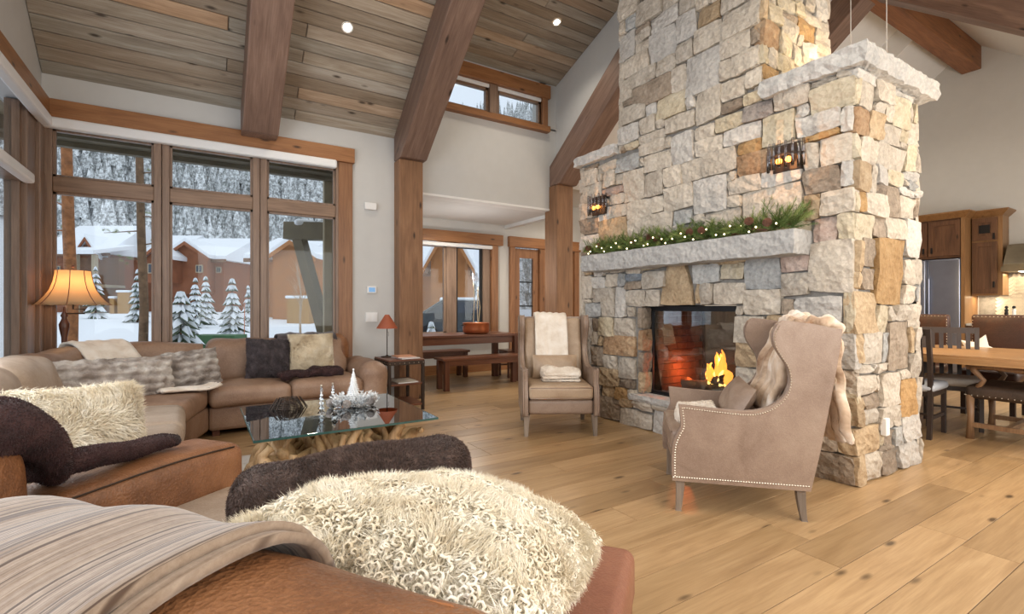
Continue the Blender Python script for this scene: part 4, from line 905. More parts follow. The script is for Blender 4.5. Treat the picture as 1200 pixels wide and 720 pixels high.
# ================= WING CHAIRS
def catmull(pts, k=4, closed=False):
    out = []; n = len(pts); P_ = [Vector(p) for p in pts]
    R_ = range(n if closed else n - 1)
    for i in R_:
        a, b, c, d = (P_[(i - 1) % n], P_[i], P_[(i + 1) % n], P_[(i + 2) % n]) if closed else (P_[max(i - 1, 0)], P_[i], P_[i + 1], P_[min(i + 2, n - 1)])
        for t in range(k): t /= k; out.append(.5 * ((2 * b) + (-a + c) * t + (2 * a - 5 * b + 4 * c - d) * t * t + (-a + 3 * b - 3 * c + d) * t ** 3))
    if not closed: out.append(P_[-1])
    return out
def wing_chair(label, loc, rotz, group, lm, inner):
    """faces local -Y; y = distance back from the arm fronts"""
    t = thing('wingback_armchair', label, 'armchair', loc, rotz, group)
    HW = .36
    fr = catmull([(.0, .19), (.0, .36), (.025, .44), (.055, .50), (.05, .57), (.045, .615)], 3)
    arm_ = catmull([(.045, .615), (.25, .60), (.45, .595), (.58, .625), (.665, .69), (.70, .77), (.69, .86), (.645, .93), (.61, .99), (.605, 1.05), (.63, 1.10)], 4)
    back_ = [Vector(p) for p in [(.66, 1.115), (.80, 1.10), (.97, 1.07), (.955, .95), (.90, .65), (.85, .40), (.80, .185)]]
    outl = fr[:-1] + arm_ + back_
    for sgn in (-1, 1):
        x0, x1 = (HW - .055) * sgn, HW * sgn
        # panel as outer and inner skin, wings flare outward a little at the front
        g = G(); K = len(outl)
        def fl(p, side):
            f = 0; return (side + sgn * f * (1 if p.x < .8 else .3), p.x, p.y)
        V = [fl(p, x1) for p in outl] + [fl(p, x0) for p in outl]
        c = Vector((.45, .40)); c2 = Vector((.80, .85))
        def cap(o, rev):
            F_ = []
            # fan in two convex-ish halves
            low = [i for i, p in enumerate(outl)]
            return [tuple(o + i for i in (low if not rev else low[::-1]))]
        g.add(V, cap(0, sgn > 0) + cap(K, sgn < 0) + [(i, (i + 1) % K, K + (i + 1) % K, K + i) if sgn < 0 else (i, K + i, K + (i + 1) % K, (i + 1) % K) for i in range(K)])
        o = obj('side_panel', g, lm, t, bevel=.012); o.modifiers['bevel'].segments = 3
        # nailheads along the edge
        ng = G(); pts = fr + arm_[1:]; bot = [Vector((.02 + .78 * k / 60, .192 + .0)) for k in range(61)]
        def nails(line, step=.0155):
            acc = 0
            for i in range(len(line) - 1):
                a, b = line[i], line[i + 1]; L = (b - a).length
                while acc < L:
                    p = a.lerp(b, acc / L); yield p; acc += step
                acc -= L
        cen = Vector((.5, .45))
        for p in list(nails(pts)) + list(nails(bot)):
            q = p + (cen - p).normalized() * .010 if p.y > .2 else p + Vector((0, .012)); f = 0
            xx = x1 + sgn * (f + .001); r_ = .0055
            ng.add([(xx + sgn * .003, q.x, q.y), (xx, q.x - r_, q.y), (xx, q.x, q.y - r_), (xx, q.x + r_, q.y), (xx, q.x, q.y + r_)], [(0, 1, 2), (0, 2, 3), (0, 3, 4), (0, 4, 1)] if sgn < 0 else [(0, 2, 1), (0, 3, 2), (0, 4, 3), (0, 1, 4)])
        obj('nailhead_trim', ng, M['nail'], t, kind='stuff', label='row of small brass nailheads')
        g = G().tube([(x1 - sgn * .012, p.x - .004, p.y + .004) for p in fr + arm_[1:]], .008, 6); obj('welt', g, lm, t, smooth=True)
    # inner back and outer back
    def bk(P):
        P = P.copy(); P[:, 1] += .20 * P[:, 2]; P[:, 1] += .10 * (P[:, 0] / .3) ** 2 * -.35; return P
    obj('backrest', soft((0, .80, .74), (.61, .14, .70), .05, .02, n=12, fn=bk, puffs=(0, 1, .1)), inner, t, smooth=True)
    g = G().prism([(.80, .185), (.85, .40), (.90, .65), (.955, .95), (.97, 1.07), (.80, 1.10), (.78, .60), (.70, .185)], 0, -.31, .31)
    obj('outer_back', g, lm, t, bevel=.01)
    obj('seat_rail', soft((0, .42, .27), (.61, .80, .14), .03, .004), lm, t, smooth=True)
    obj('seat_cushion', soft((0, .33, .405), (.60, .68, .13), .035, .015, n=12, puffs=(.1, .3, 1)), inner, t, smooth=True)
    g = G()
    for z in (.355, .452):
        g.tube([(-.285, -.008, z), (.285, -.008, z)], .005, 6)
    obj('cushion_welt', g, lm, t, smooth=True)
    for sx in (-1, 1):
        for yy, dy in ((.045, -.012), (.76, .02)):
            g = G(); c = []
            for k in range(5):
                s_ = k / 4; w = .028 - .011 * s_; z = .20 - .20 * s_; y = yy + dy * s_ * s_; x = sx * (.315 + .008 * s_)
                c.append([(x - w, y - w, z), (x + w, y - w, z), (x + w, y + w, z), (x - w, y + w, z)])
            V = [p for q in c for p in q]; g.add(V, [(k * 4 + j, k * 4 + 4 + j, k * 4 + 4 + (j + 1) % 4, k * 4 + (j + 1) % 4) for k in range(4) for j in range(4)] + [(16, 17, 18, 19)])
            obj('leg', g, M['grey_wood'], t, bevel=.003)
    return t
def cloc(p, rz, y=.0):    # place so that the arm fronts' middle is at p
    return p
# chair by the window side of the hearth: front feet at (2.55,3.83) and (3.13,3.47)
r1 = math.atan2(.53, .85)
ch1 = wing_chair('taupe leather wingback armchair facing the camera beside the hearth, ivory throw on it', (2.815, 3.615, 0), -math.atan2(.50, .86), 'wingback armchairs by the fireplace', M['taupe'], M['tan_l'])
ch2 = wing_chair('taupe leather wingback armchair in side view in front of the fireplace corner', (2.60, 2.20, 0), math.radians(225), 'wingback armchairs by the fireplace', M['taupe'], M['taupe'])
def on(ch, g, mat, name, label, cat, lp, rot=(0, 0, 0)):
    ch.scale = (1, .90, 1); Mx = Matrix.Translation(ch.location) @ Matrix.Rotation(ch.rotation_euler[2], 4, 'Z'); lp = (lp[0], lp[1] * .9, lp[2]); g.v = [(a, b * .9, c) for a, b, c in g.v]
    o = obj(name, g, mat, smooth=True, loc=Mx @ Vector(lp)); o.rotation_euler = (rot[0], rot[1], rot[2] + ch.rotation_euler[2]); return tag(o, label, cat)
def back_throw(ch, w, y_off, front_z, rear_z, mat, label, sd, quilt=.010, thick=.03, furl=.010, furc=9000, hang=.18):
    pts = [(front_z, .705 - (1.09 - front_z) * .20), (front_z + (1.03 - front_z) * .5, .72 - (1.09 - front_z) * .10), (1.03, .735), (1.105, .80), (1.128, .88), (1.10, .985), (1.02, 1.01)]
    pts += [(1.02 - (1.02 - rear_z) * k / 3, 1.01 - hang * (1.02 - (1.02 - (1.02 - rear_z) * k / 3)) + .012) for k in (1, 2, 3)]
    fine = catmull([(y, z) for z, y in pts], 6); nw = 26; P = []
    for i, p in enumerate(fine):
        P.append([(w * (u / (nw - 1) - .5) + y_off, p.x, p.y) for u in range(nw)])
    A_ = np.array(P); du = np.gradient(A_, axis=0); dv = np.gradient(A_, axis=1); nn = np.cross(dv, du); nn /= np.linalg.norm(nn, axis=2, keepdims=True) + 1e-9
    ii = np.arange(A_.shape[0])[:, None]; jj = np.arange(nw)[None, :]
    q = quilt * np.abs(np.sin(ii * .62) * np.sin(jj * .62 + (ii // 5 % 2) * .5)) + quilt * .5 * np.sin(ii * .3 + jj * .2)
    if nn[3, 3, 1] > 0: nn = -nn
    A_ = A_ + nn * (q[..., None] + .008)
    g = grid_surf(A_, 0); B_s = A_ - 0; g2 = grid_surf(A_, thick * (1))
    fur(g2, furc, furl, .004, sd, lean=.9)
    return on(ch, g2, mat, 'throw_blanket', label, 'blanket', (0, 0, 0))
back_throw(ch1, .34, -.02, .62, .85, M['fur_ivory'], 'ivory quilted fur throw hanging over the front-facing wing chair back', 21)
back_throw(ch2, .40, .05, .56, .42, M['fur_fox'], 'brown-tipped ivory fur throw hanging over the near wing chair back', 22, quilt=.034, thick=.06, furl=.016, furc=18000, hang=-.05)
on(ch1, pillow(.46, .24, .13, seed=61, pinch=.03), M['tan_l'], 'lumbar_pillow', 'tan leather lumbar pillow on the front-facing wing chair', 'pillow', (0, .52, .595), (-.22, 0, 0))
on(ch2, pillow(.48, .26, .15, seed=62, pinch=.04), M['taupe'], 'lumbar_pillow', 'taupe leather lumbar pillow tilted on the near wing chair', 'pillow', (0, .46, .61), (-.50, .05, 0))
def folded(sd, w, d_):
    g = G()
    for k in range(3):
        h = soft((.006 * k, .01 * k, .018 + .026 * k), (w - .02 * k, d_ - .02 * k, .032), .015, .004, n=14, wob=.02, seed=sd + k); g.merge_fast(h)
    fur(g, 9000, .009, .004, sd, lean=.8); return g
on(ch1, folded(70, .38, .20), M['fur_ivory'], 'folded_throw', 'small ivory fur throw folded on the front-facing wing chair seat', 'blanket', (.02, .27, .475))
on(ch2, folded(75, .34, .24), M['fur_ivory'], 'folded_throw', 'small ivory fur throw folded on the near wing chair seat', 'blanket', (.0, .19, .475))

# ================= COFFEE TABLE
ct = thing('coffee_table', 'square glass coffee table on a tangled driftwood root base in front of the sectional', 'table', (.80, 3.65, 0))
g = G(); pl = [(-.55, -.55), (.56, -.55), (.56, .56), (-.55, .56)]
obj('glass_top', G().box(-.55, .56, -.55, .55, .438, .452), M['tglass'], ct, bevel=.003)
M['edge'] = plain('glass_edge', (.03, .08, .07), .15)
g = G().box(-.552, .562, -.553, -.549, .4385, .4515).box(-.552, .562, .549, .553, .4385, .4515).box(-.553, -.549, -.55, .55, .4385, .4515).box(.559, .563, -.55, .55, .4385, .4515)
obj('glass_edge', g, M['edge'], ct)
M['drift'] = wood('driftwood', (0.15, 0.07, 0.028), (0.40, 0.235, 0.10), (0.60, 0.42, 0.23), 2, 0.6, knots=False, rnd=0, bmp=.6)
r_ = random.Random(33)
for k in range(84):
    side = r_.choice([0, 1, 2, 3]); u = r_.uniform(-.44, .44); e = r_.uniform(.30, .46)
    p0 = {0: (u, -e), 1: (u, e), 2: (-e, u), 3: (e, u)}[side]; p3 = (p0[0] * r_.uniform(.25, 1.05) + r_.uniform(-.3, .3), p0[1] * r_.uniform(.3, 1.0) + r_.uniform(-.25, .25))
    c = [Vector((p0[0], p0[1], r_.uniform(.0, .12))), Vector((p0[0] * .8 + r_.uniform(-.15, .15), p0[1] * .8 + r_.uniform(-.15, .15), r_.uniform(.08, .22))), Vector((p3[0] + r_.uniform(-.1, .1), p3[1] + r_.uniform(-.1, .1), r_.uniform(.18, .32))), Vector((p3[0], p3[1], r_.uniform(.30, .425)))]
    c = [Vector((max(-.47, min(.47, q.x)), max(-.47, min(.47, q.y)), q.z)) for q in c]
    pts = catmull(c, 5); n = len(pts); R0 = r_.uniform(.024, .075); ph = r_.uniform(0, 6)
    pts = [p + Vector((.012 * math.sin(i * .9 + ph), .012 * math.cos(i * 1.1 + ph), 0)) for i, p in enumerate(pts)]
    pts = [Vector((p.x, p.y, max(p.z, .02))) for p in pts]
    rad = [max(.008, R0 * (1 - .65 * i / n) * (1 + .22 * math.sin(i * 1.3 + ph))) for i in range(n)]
    g = G().tube(pts, rad, 9); obj('driftwood_root', g, M['drift'], ct, smooth=True)
g = G(); pts = [(.40 * math.cos(t * .4) * (1 + .1 * math.sin(3 * t)), .38 * math.sin(t * .4), .06 + .03 * math.sin(t * 1.7)) for t in range(17)]
g.tube(pts, [.055 + .02 * math.sin(t * 2.1) for t in range(17)], 9); obj('driftwood_root', g, M['drift'], ct, smooth=True)
# rug
M['rug'] = furmat('pale_rug', (0.50, 0.46, 0.41), (0.62, 0.58, 0.53), (0.72, 0.69, 0.65), 14)
tag(obj('area_rug', soft((.72, 3.60, .008), (1.55, 1.75, .014), .006, n=8), M['rug'], smooth=True), 'pale low-pile rug under the driftwood coffee table', 'rug')
# decor on the glass
ZT = .453
M['frosty'] = plain('frosted_white', (0.80, 0.82, 0.83), 0.5, var=.05)
M['silver'] = plain('silver_leaf', (0.62, 0.65, 0.68), 0.35, .4, var=.1)
M['cglass'] = glass('crystal', (0.93, 0.96, 0.97), refl=.16)
def brush_tree(loc, h, r, name, label, mat):
    t = thing(name, label, 'ornament', loc); g = G(); rr_ = random.Random(4)
    g.lathe([(r * .35, 0), (r * .35, .012), (.006, .02), (.006, .05)], n=12); obj('stand', g, M['silver'], t, smooth=True)
    g = G(); n = 15
    for k in range(n):
        z = .03 + (h - .04) * k / n; R = r * (1 - k / n) ** .9 + .004; K = 22; V = [(0, 0, z + h / n * 1.6)]
        for j in range(K): an = 2 * PI * j / K + k; q = R * (1 if j % 2 else .72) * rr_.uniform(.9, 1.1); V.append((q * math.cos(an), q * math.sin(an), z - .004 * (j % 2)))
        g.add(V, [(0, 1 + j, 1 + (j + 1) % K) for j in range(K)] + [tuple(range(K, 0, -1))])
    g.ball((0, 0, h), .008); obj('foliage', g, mat, t); return t
brush_tree((.985, 3.83, ZT), .27, .062, 'bottle_brush_tree', 'white bottle-brush tree ornament, tallest piece on the glass table', M['frosty'])
wr = thing('winter_wreath', 'silvery white wreath of flowers, leaves and pinecones around the white tree on the glass table', 'ornament', (.985, 3.80, ZT))
r_ = random.Random(8)
def leafy(n, R0, R1, h, mat, name, sz):
    g = G()
    for k in range(n):
        an = r_.uniform(0, 2 * PI); R = r_.uniform(R0, R1); c = Vector((R * math.cos(an), R * math.sin(an) * .8, r_.uniform(.012, h)))
        d = Vector((math.cos(an) + r_.uniform(-.6, .6), math.sin(an) + r_.uniform(-.6, .6), r_.uniform(-.1, .9))).normalized(); s_ = d.cross(Vector((r_.uniform(-1, 1), r_.uniform(-1, 1), 1))).normalized(); L = sz * r_.uniform(.6, 1.3); up = d.cross(s_) * L * .16
        g.add([c, c + d * L * .45 + s_ * L * .24 + up, c + d * L, c + d * L * .45 - s_ * L * .24 + up, c + d * L * .45 - up * .5], [(0, 1, 4), (1, 2, 4), (2, 3, 4), (3, 0, 4)])
    return obj(name, g, mat, wr)
leafy(700, .03, .165, .085, M['frosty'], 'white_petals', .025)['kind'] = 'stuff'
leafy(110, .05, .18, .07, M['silver'], 'silver_leaves', .038)['kind'] = 'stuff'
def cone_geo(L, R, n=7):
    g = G()
    for k in range(n):
        z = L * k / n; rr2 = R * math.sin(PI * (k + .8) / (n + .9)); K = 7
        for j in range(K):
            an = 2 * PI * (j + .5 * (k % 2)) / K; c, s_ = math.cos(an), math.sin(an); w = rr2 * .5
            g.add([(c * rr2 * .3 - s_ * w, s_ * rr2 * .3 + c * w, z), (c * rr2 * .3 + s_ * w, s_ * rr2 * .3 - c * w, z), (c * rr2 * 1.1 + s_ * w * .6, s_ * rr2 * 1.1 - c * w * .6, z + L * .09), (c * rr2 * 1.1 - s_ * w * .6, s_ * rr2 * 1.1 + c * w * .6, z + L * .09), (0, 0, z + L * .16)], [(0, 1, 2, 3), (0, 3, 4), (1, 4, 2), (3, 2, 4)])
    return g
M['cone'] = plain('pinecone', (0.13, 0.055, 0.03), .8, var=.35, nscale=30)
M['cone2'] = plain('frosted_pinecone', (0.30, 0.27, 0.25), .8, var=.5, nscale=40)
for k, (x, y, mt) in enumerate(((-.09, -.10, 'cone2'), (.05, -.14, 'cone2'), (.15, -.05, 'cone2'), (-.15, .02, 'cone2'))):
    o = obj('pinecone', cone_geo(.07, .028), M[mt], wr, loc=(x, y, .03)); o.rotation_euler = (1.2, .3 * k, k * 1.7)
def crystal(loc, h, label, col='cglass'):
    t = thing('crystal_tree', label, 'ornament', loc); g = G(); n = 6; prof = [(.02, 0), (.02, .006), (.004, .012)]
    for k in range(n):
        z = .02 + (h - .02) * k / n; R = .024 * (1 - k / n) + .004; prof += [(R, z), (.006, z + (h - .02) / n * .9)]
    prof += [(.001, h)]; g.lathe(prof, n=10); obj('body', g, M[col], t, smooth=False); g = G().ball((0, 0, h + .008), .009, 6); obj('star', g, M['nail'], t); return t
crystal((.70, 3.56, ZT), .20, 'clear glass tree ornament with golden star at the front of the table')
crystal((.86, 3.95, ZT), .15, 'smaller clear glass tree ornament with golden star behind the taller one')
crystal((.765, 3.46, ZT), .05, 'tiny clear glass tree ornament beside the front one')
g = G(); 
for k in range(9):
    g.tube([(.10 * math.cos(2 * PI * j / 20) * (1 - .05 * k), .08 * math.sin(2 * PI * j / 20) * (1 - .05 * k), .004 + .009 * k) for j in range(21)], .003, 5, caps=False)
for j in range(16):
    an = 2 * PI * j / 16; g.tube([(.13 * math.cos(an), .08 * math.sin(an), .0), (.08 * math.cos(an), .05 * math.sin(an), .078)], .003, 5)
tag(obj('wire_basket', g, M['iron'], loc=(.55, 3.97, ZT)), 'dark woven wire basket at the back of the glass table', 'basket')
# ================= MANTEL GARLAND
M['needle'] = plain('pine_needles', (0.11, 0.17, 0.04), 0.7, var=.45, nscale=14)
M['needle2'] = plain('light_pine_needles', (0.22, 0.27, 0.08), 0.7, var=.4, nscale=14)
M['bulb'] = emis('warm_bulb', (1.0, 0.80, 0.45), 5.0)
ga = thing('pine_garland', 'green pine garland with pinecones and warm fairy lights along the stone mantel', 'garland', (3.57, 0, 1.745))
r_ = random.Random(17)
ys = [1.92 + 2.14 * i / 24 for i in range(25)]
g = G().tube([(.02 * math.sin(i * 1.3), y, .045 + .015 * math.sin(i * 2.1)) for i, y in enumerate(ys)], .008, 6); obj('stem', g, M['cone'], ga)
def needles(g, p, d, L, n, nl):
    for k in range(n):
        s_ = k / n; q = p + d * L * s_; a = d.orthogonal().normalized(); b = d.cross(a); an = k * 2.4; nd = (d * 1.1 + a * math.cos(an) + b * math.sin(an)).normalized(); w = nd.cross(d).normalized() * .0022
        e = q + nd * nl * (1 - .35 * s_); g.add([q - w, q + w, e], [(0, 1, 2)])
nb_ = 0
for mt, cnt in (('needle', 330), ('needle2', 150)):
    g = G()
    for k in range(cnt):
        y = r_.uniform(1.90, 4.05); end = 1 if y < 2.3 else 0
        d = Vector((r_.uniform(-.8, .8), r_.uniform(-1, 1) + (-.7 if y < 2.1 else 0), r_.uniform(-.15, .8 + .6 * end))).normalized(); L = r_.uniform(.08, .19 + .05 * end)
        p = Vector((r_.uniform(-.05, .05), y, r_.uniform(.02, .07)))
        if p.z + d.z * L < .01: d.z = abs(d.z)
        g.tube([p, p + d * L], [.003, .001], 4); needles(g, p, d, L, 44, .05)
    g.v = [(x, y, max(z, .006)) for x, y, z in g.v]
    obj('pine_sprigs', g, M[mt], ga, kind='stuff')
g = G()
for (y, dz, L) in ((1.83, .10, .20), (1.88, .20, .16), (3.5, .22, .18), (3.25, .24, .16), (4.06, .04, .13), (2.8, .17, .16), (3.75, .20, .16), (3.62, .16, .15), (3.05, .2, .15), (2.5, .15, .14), (1.80, .02, .22)):
    p = Vector((0, y + .12, .06)); d = Vector((-.1, y - p.y - .05, dz)).normalized(); needles(g, p, d, L, 80, .07)
obj('long_sprigs', g, M['needle2'], ga, kind='stuff')
for k, y in enumerate((2.03, 2.19, 2.62, 2.76, 3.12, 3.20, 3.42, 3.86, 4.01)):
    o = obj('pinecone', cone_geo(.07, .030), M['cone'], ga, loc=(-.085, y, .055 + .02 * (k % 2))); o.rotation_euler = (0, -1.3 + .3 * (k % 3), .5 * k)
for k in range(30):
    y = 1.97 + k * .070; obj('fairy_light', G().ball((0, 0, 0), .0065, 5), M['bulb'], ga, loc=(-.11 + .02 * math.sin(k * 2.2), y, .05 + .035 * math.sin(k * 1.7)))

# ================= SCONCES
M['crys'] = glass('crystal_rod', (0.90, 0.88, 0.90), refl=.08)
def sconce(y, label):
    t = thing('wall_sconce', label, 'wall lamp', (3.655, y, 2.20), 0, 'crystal rod sconces on the stone chimney'); R = .125
    obj('backplate', G().box(-.012, .03, -.10, .10, .0, .20), M['iron'], t, bevel=.003)
    g = G(); pts = [(-R * .78 * math.cos(a), R * math.sin(a)) for a in [(-PI / 2 + PI * k / 14) for k in range(15)]]
    for k in range(14):
        a, b = pts[k], pts[k + 1]; g.add([(a[0], a[1], .098), (b[0], b[1], .098), (b[0], b[1], .115), (a[0], a[1], .115), (a[0] * .95, a[1] * .95, .098), (b[0] * .95, b[1] * .95, .098), (b[0] * .95, b[1] * .95, .115), (a[0] * .95, a[1] * .95, .115)], [(0, 3, 2, 1), (4, 5, 6, 7), (3, 7, 6, 2), (0, 1, 5, 4)])
    obj('band', g, M['iron'], t)
    for k in range(9):
        a = -PI / 2 + PI * (k + .5) / 9; obj('crystal_rod', G().lathe([(.001, 0), (.0105, .004), (.0105, .196), (.001, .2)], n=8), M['crys'], t, smooth=True, loc=(-R * .84 * math.cos(a), R * 1.04 * math.sin(a), .0 if k % 2 else .012))
    obj('bulb', G().ball((0, 0, 0), .022, 8), emis('amber_bulb', (1.0, .36, .06), 3.5), t, smooth=True, loc=(-.045, .035, .075))
    obj('bulb', G().ball((0, 0, 0), .022, 8), bpy.data.materials['amber_bulb'], t, smooth=True, loc=(-.045, -.035, .075))
    point((3.66 - .17, y, 2.27), 1.6, (1.0, .5, .2), 0)
sconce(2.0, 'crystal rod sconce on the stone right of the garland, larger in view'); sconce(4.03, 'crystal rod sconce at the far left end of the stone chimney')

# ================= DOWNLIGHTS AND FILL SPOTS
M['can'] = emis('downlight_lens', (1.0, .83, .55), 14)
def spot(loc, e, ang=120, col=(1.0, .88, .72)):
    l = bpy.data.lights.new('can', 'SPOT'); l.energy = e; l.spot_size = math.radians(ang); l.spot_blend = .7; l.shadow_soft_size = .08; l.color = col; o = bpy.data.objects.new('ceiling_spot', l); COL.objects.link(o); o.location = loc
def can(x, y, zf, tilt, label, e=22):
    z = zf(y); t = thing('recessed_downlight', label, 'ceiling light', (x, y, z - .006)); t.rotation_euler = (-tilt, 0, 0)
    obj('lens', G().lathe([(.0001, -.002), (.042, -.002)], n=20), M['can'], t); obj('trim_ring', G().lathe([(.042, -.003), (.058, -.006), (.060, .004)], n=20), M['white'], t)
    spot((x, y - .05, z - .06), e)
can(1.31, 5.34, zroof, th, 'recessed downlight in the board ceiling between the two left rafters')
can(4.09, 5.35, zdorm, thd, 'recessed downlight in the dormer ceiling at the right, near the white wall')
can(3.18, 5.0, zdorm, thd, 'recessed downlight in the dormer ceiling just right of the big rafter')
for x, y, e in ((1.0, 2.0, 55), (2.6, 1.2, 50), (5.9, 1.4, 110), (8.8, 1.2, 90), (9.2, 3.6, 60), (6.4, 3.9, 40), (3.0, -.4, 40)): spot((x, y, zroof(y) - .12), e, 140)  # bare spots added along the ceiling for brightness, without fixtures
spot((3.6, 7.1, 2.7), 45, 160); point((3.6, 7.0, 1.7), 12, (1, .97, .93), 0); spot((6, 7.1, 3.2), 30, 150)  # nook fill: added spots and a point lamp, no fixtures there
t = thing('recessed_downlight', 'small white downlight in the kitchen ceiling at the upper right edge of the picture', 'ceiling light', at(1181, 24, 6.6)); yy = t.location.y; t.location = (t.location.x, yy, zroof(yy) - .006); t.rotation_euler = (th, 0, 0)
obj('lens', G().lathe([(.0001, -.002), (.05, -.002)], n=20), M['can'], t); obj('trim_ring', G().lathe([(.05, -.003), (.07, -.006), (.072, .004)], n=20), M['white'], t)
# uplight on top of the right shoulder, washing the chimney side
t = thing('puck_light', 'small puck light on the right stone shoulder beside the chimney', 'lamp', (4.55, 2.10, 2.925)); obj('housing', G().lathe([(.001, 0), (.04, 0), (.04, .03), (.034, .032)], n=16), M['iron'], t, smooth=False); obj('lens', G().lathe([(.0001, .033), (.034, .033)], n=16), emis('warm_lens', (1, .78, .45), 10), t)
point((4.45, 1.95, 3.15), 7, (1.0, .72, .38), 0)
# warm light on the side face comes from the dining pendants and an unseen point lamp
for i, (x, y, lb_) in enumerate(((6.35, 1.95, 'left'), (6.35, 1.45, 'right'))):
    pass
for px, lab in ((997, 'thin pendant cord hanging left of the ridge beam, behind the stone cap'), (1039, 'thin pendant cord hanging in front of the ridge beam, behind the stone cap')):
    d = 5.6 if px < 1000 else 5.4; q = at(px, 0, d); zt = zroof(q.y); t = thing('pendant_lamp', lab, 'pendant', (q.x, q.y, 2.0))
    obj('cord', G().tube([(0, 0, .24), (0, 0, zt - 2.0)], .005, 6), M['white'], t); obj('shade', G().lathe([(.03, .25), (.06, .2), (.09, .0), (.085, .0), (.055, .19), (.001, .24)], n=20), M['iron'], t, smooth=True)
    obj('bulb', G().ball((0, 0, .08), .03, 8), M['can'], t, smooth=True); point((q.x, q.y, 1.97), 30, (1.0, .74, .42), .06)
point((5.0, .55, 2.5), 16, (1.0, .76, .48), .25)  # unseen warm point lamp without a fixture

# ================= FLOOR LAMP, left corner
M['shade1'] = plain('silk_shade', (0.55, 0.36, 0.20), 0.8, var=.1, emit=(1.0, .42, .14), es=.42)
M['shade_w'] = M['shade1']
fx = at(71, 360, 4.62); lp = thing('floor_lamp', 'swing-arm floor lamp with bronze pole and bell shade behind the left sofa corner', 'floor lamp', (-1.06, 6.03, 0))
obj('base', G().lathe([(.001, 0), (.13, 0), (.14, .02), (.10, .04), (.03, .06), (.02, .09)], n=24), M['walnut_z'], lp, smooth=True)
obj('pole', G().lathe([(.02, .07), (.018, .4), (.03, .44), (.018, .48), (.016, .72), (.030, .76), (.020, .80), (.022, .92), (.036, 1.0), (.040, 1.04), (.024, 1.08), (.018, 1.10), (.028, 1.12), (.010, 1.16), (.008, 1.20)], n=16), M['walnut_z'], lp, smooth=True)
obj('swing_arm', G().tube([(0, 0, 1.14), (.14, .03, 1.14), (.14, .03, 1.18), (.06, .01, 1.18), (.06, .01, 1.48)], .007, 8), M['iron'], lp)
n = 8; g = G(); prof = [(.285, 1.215), (.272, 1.22), (.24, 1.25), (.20, 1.30), (.165, 1.36), (.142, 1.43), (.130, 1.50), (.128, 1.535)]; V = []
K = 48
for r0, z in prof:
    for k in range(K):
        an = 2 * PI * k / K; f = 1 - .035 * (1 - abs(math.cos(4 * an))); V.append((.06 + r0 * f * math.cos(an), .01 + r0 * f * math.sin(an), z + (.012 * abs(math.cos(4 * an)) if r0 > .28 else 0)))
g.add(V, [(i * K + k, i * K + (k + 1) % K, (i + 1) * K + (k + 1) % K, (i + 1) * K + k) for i in range(len(prof) - 1) for k in range(K)])
m, nt, p = new_mat('bell_shade'); p.inputs['Base Color'].default_value = (.60, .44, .27, 1); p.inputs['Roughness'].default_value = .8; nt.nodes['Material Output']
tr = N(nt, 'ShaderNodeBsdfTranslucent'); tr.inputs[0].default_value = (.95, .62, .33, 1); mx = N(nt, 'ShaderNodeMixShader'); mx.inputs[0].default_value = .55
nt.links.new(p.outputs[0], mx.inputs[1]); nt.links.new(tr.outputs[0], mx.inputs[2]); nt.links.new(mx.outputs[0], nt.nodes['Material Output'].inputs[0]); M['bell'] = m
obj('lamp_shade', g, M['bell'], lp, smooth=True)
g = G()
for k in range(8):
    an = 2 * PI * k / 8; g.tube([(.06 + r0 * 1.01 * math.cos(an), .01 + r0 * 1.01 * math.sin(an), z) for r0, z in prof], .0035, 5)
g.tube([(.06, .01, 1.48), (.06, .01, 1.56)], .005, 6).ball((.06, .01, 1.575), .014, 6)
obj('shade_ribs', g, M['leather_red'], lp)
point((-1.0, 6.04, 1.40), 1.9, (1.0, .58, .28), .05)

# ================= END TABLE with small lamp
et = thing('end_table', 'dark metal three-tier end table with riveted edge by the sofa arm', 'side table', (2.0, 5.70, 0))
for k, (x, y) in enumerate(((-.2, -.25), (.2, -.25), (-.2, .25), (.2, .25))): obj('leg', G().box(x - .016, x + .016, y - .016, y + .016, 0, .575), M['iron'], et)
for z, nm in ((.575, 'top'), (.30, 'shelf'), (.06, 'shelf')): obj(nm, G().box(-.215, .215, -.265, .265, z, z + .022), M['walnut'], et, bevel=.003)
obj('apron', G().box(-.216, .216, -.268, -.262, .535, .58).box(-.216, .216, .262, .268, .535, .58).box(-.218, -.212, -.265, .265, .535, .58).box(.212, .218, -.265, .265, .535, .58), M['iron'], et)
g = G()
for k in range(8): g.ball((-.20 + k * .057, -.27, .557), .006, 5)
for k in range(9): g.ball((-.219, -.25 + k * .062, .557), .006, 5)
obj('rivets', g, M['nail'], et, kind='stuff')
tl = thing('table_lamp', 'slim bronze table lamp with a cone shade in rust red on the end table', 'table lamp', (1.90, 5.84, .597))
obj('base', G().lathe([(.001, 0), (.075, 0), (.075, .008), (.02, .016), (.006, .03)], n=20), M['iron'], tl, smooth=True)
obj('pole', G().tube([(0, 0, .02), (0, 0, .42)], .006, 8).tube([(0, 0, .30), (.018, 0, .30), (.018, 0, .25)], .002, 5), M['iron'], tl)
M['rust'] = plain('rust_shade', (0.27, 0.07, 0.03), .6, emit=(.9, .16, .04), es=.03)
obj('lamp_shade', G().lathe([(.125, .345), (.125, .35), (.028, .505), (.026, .51), (.0, .512)], n=28), M['rust'], tl, smooth=True)
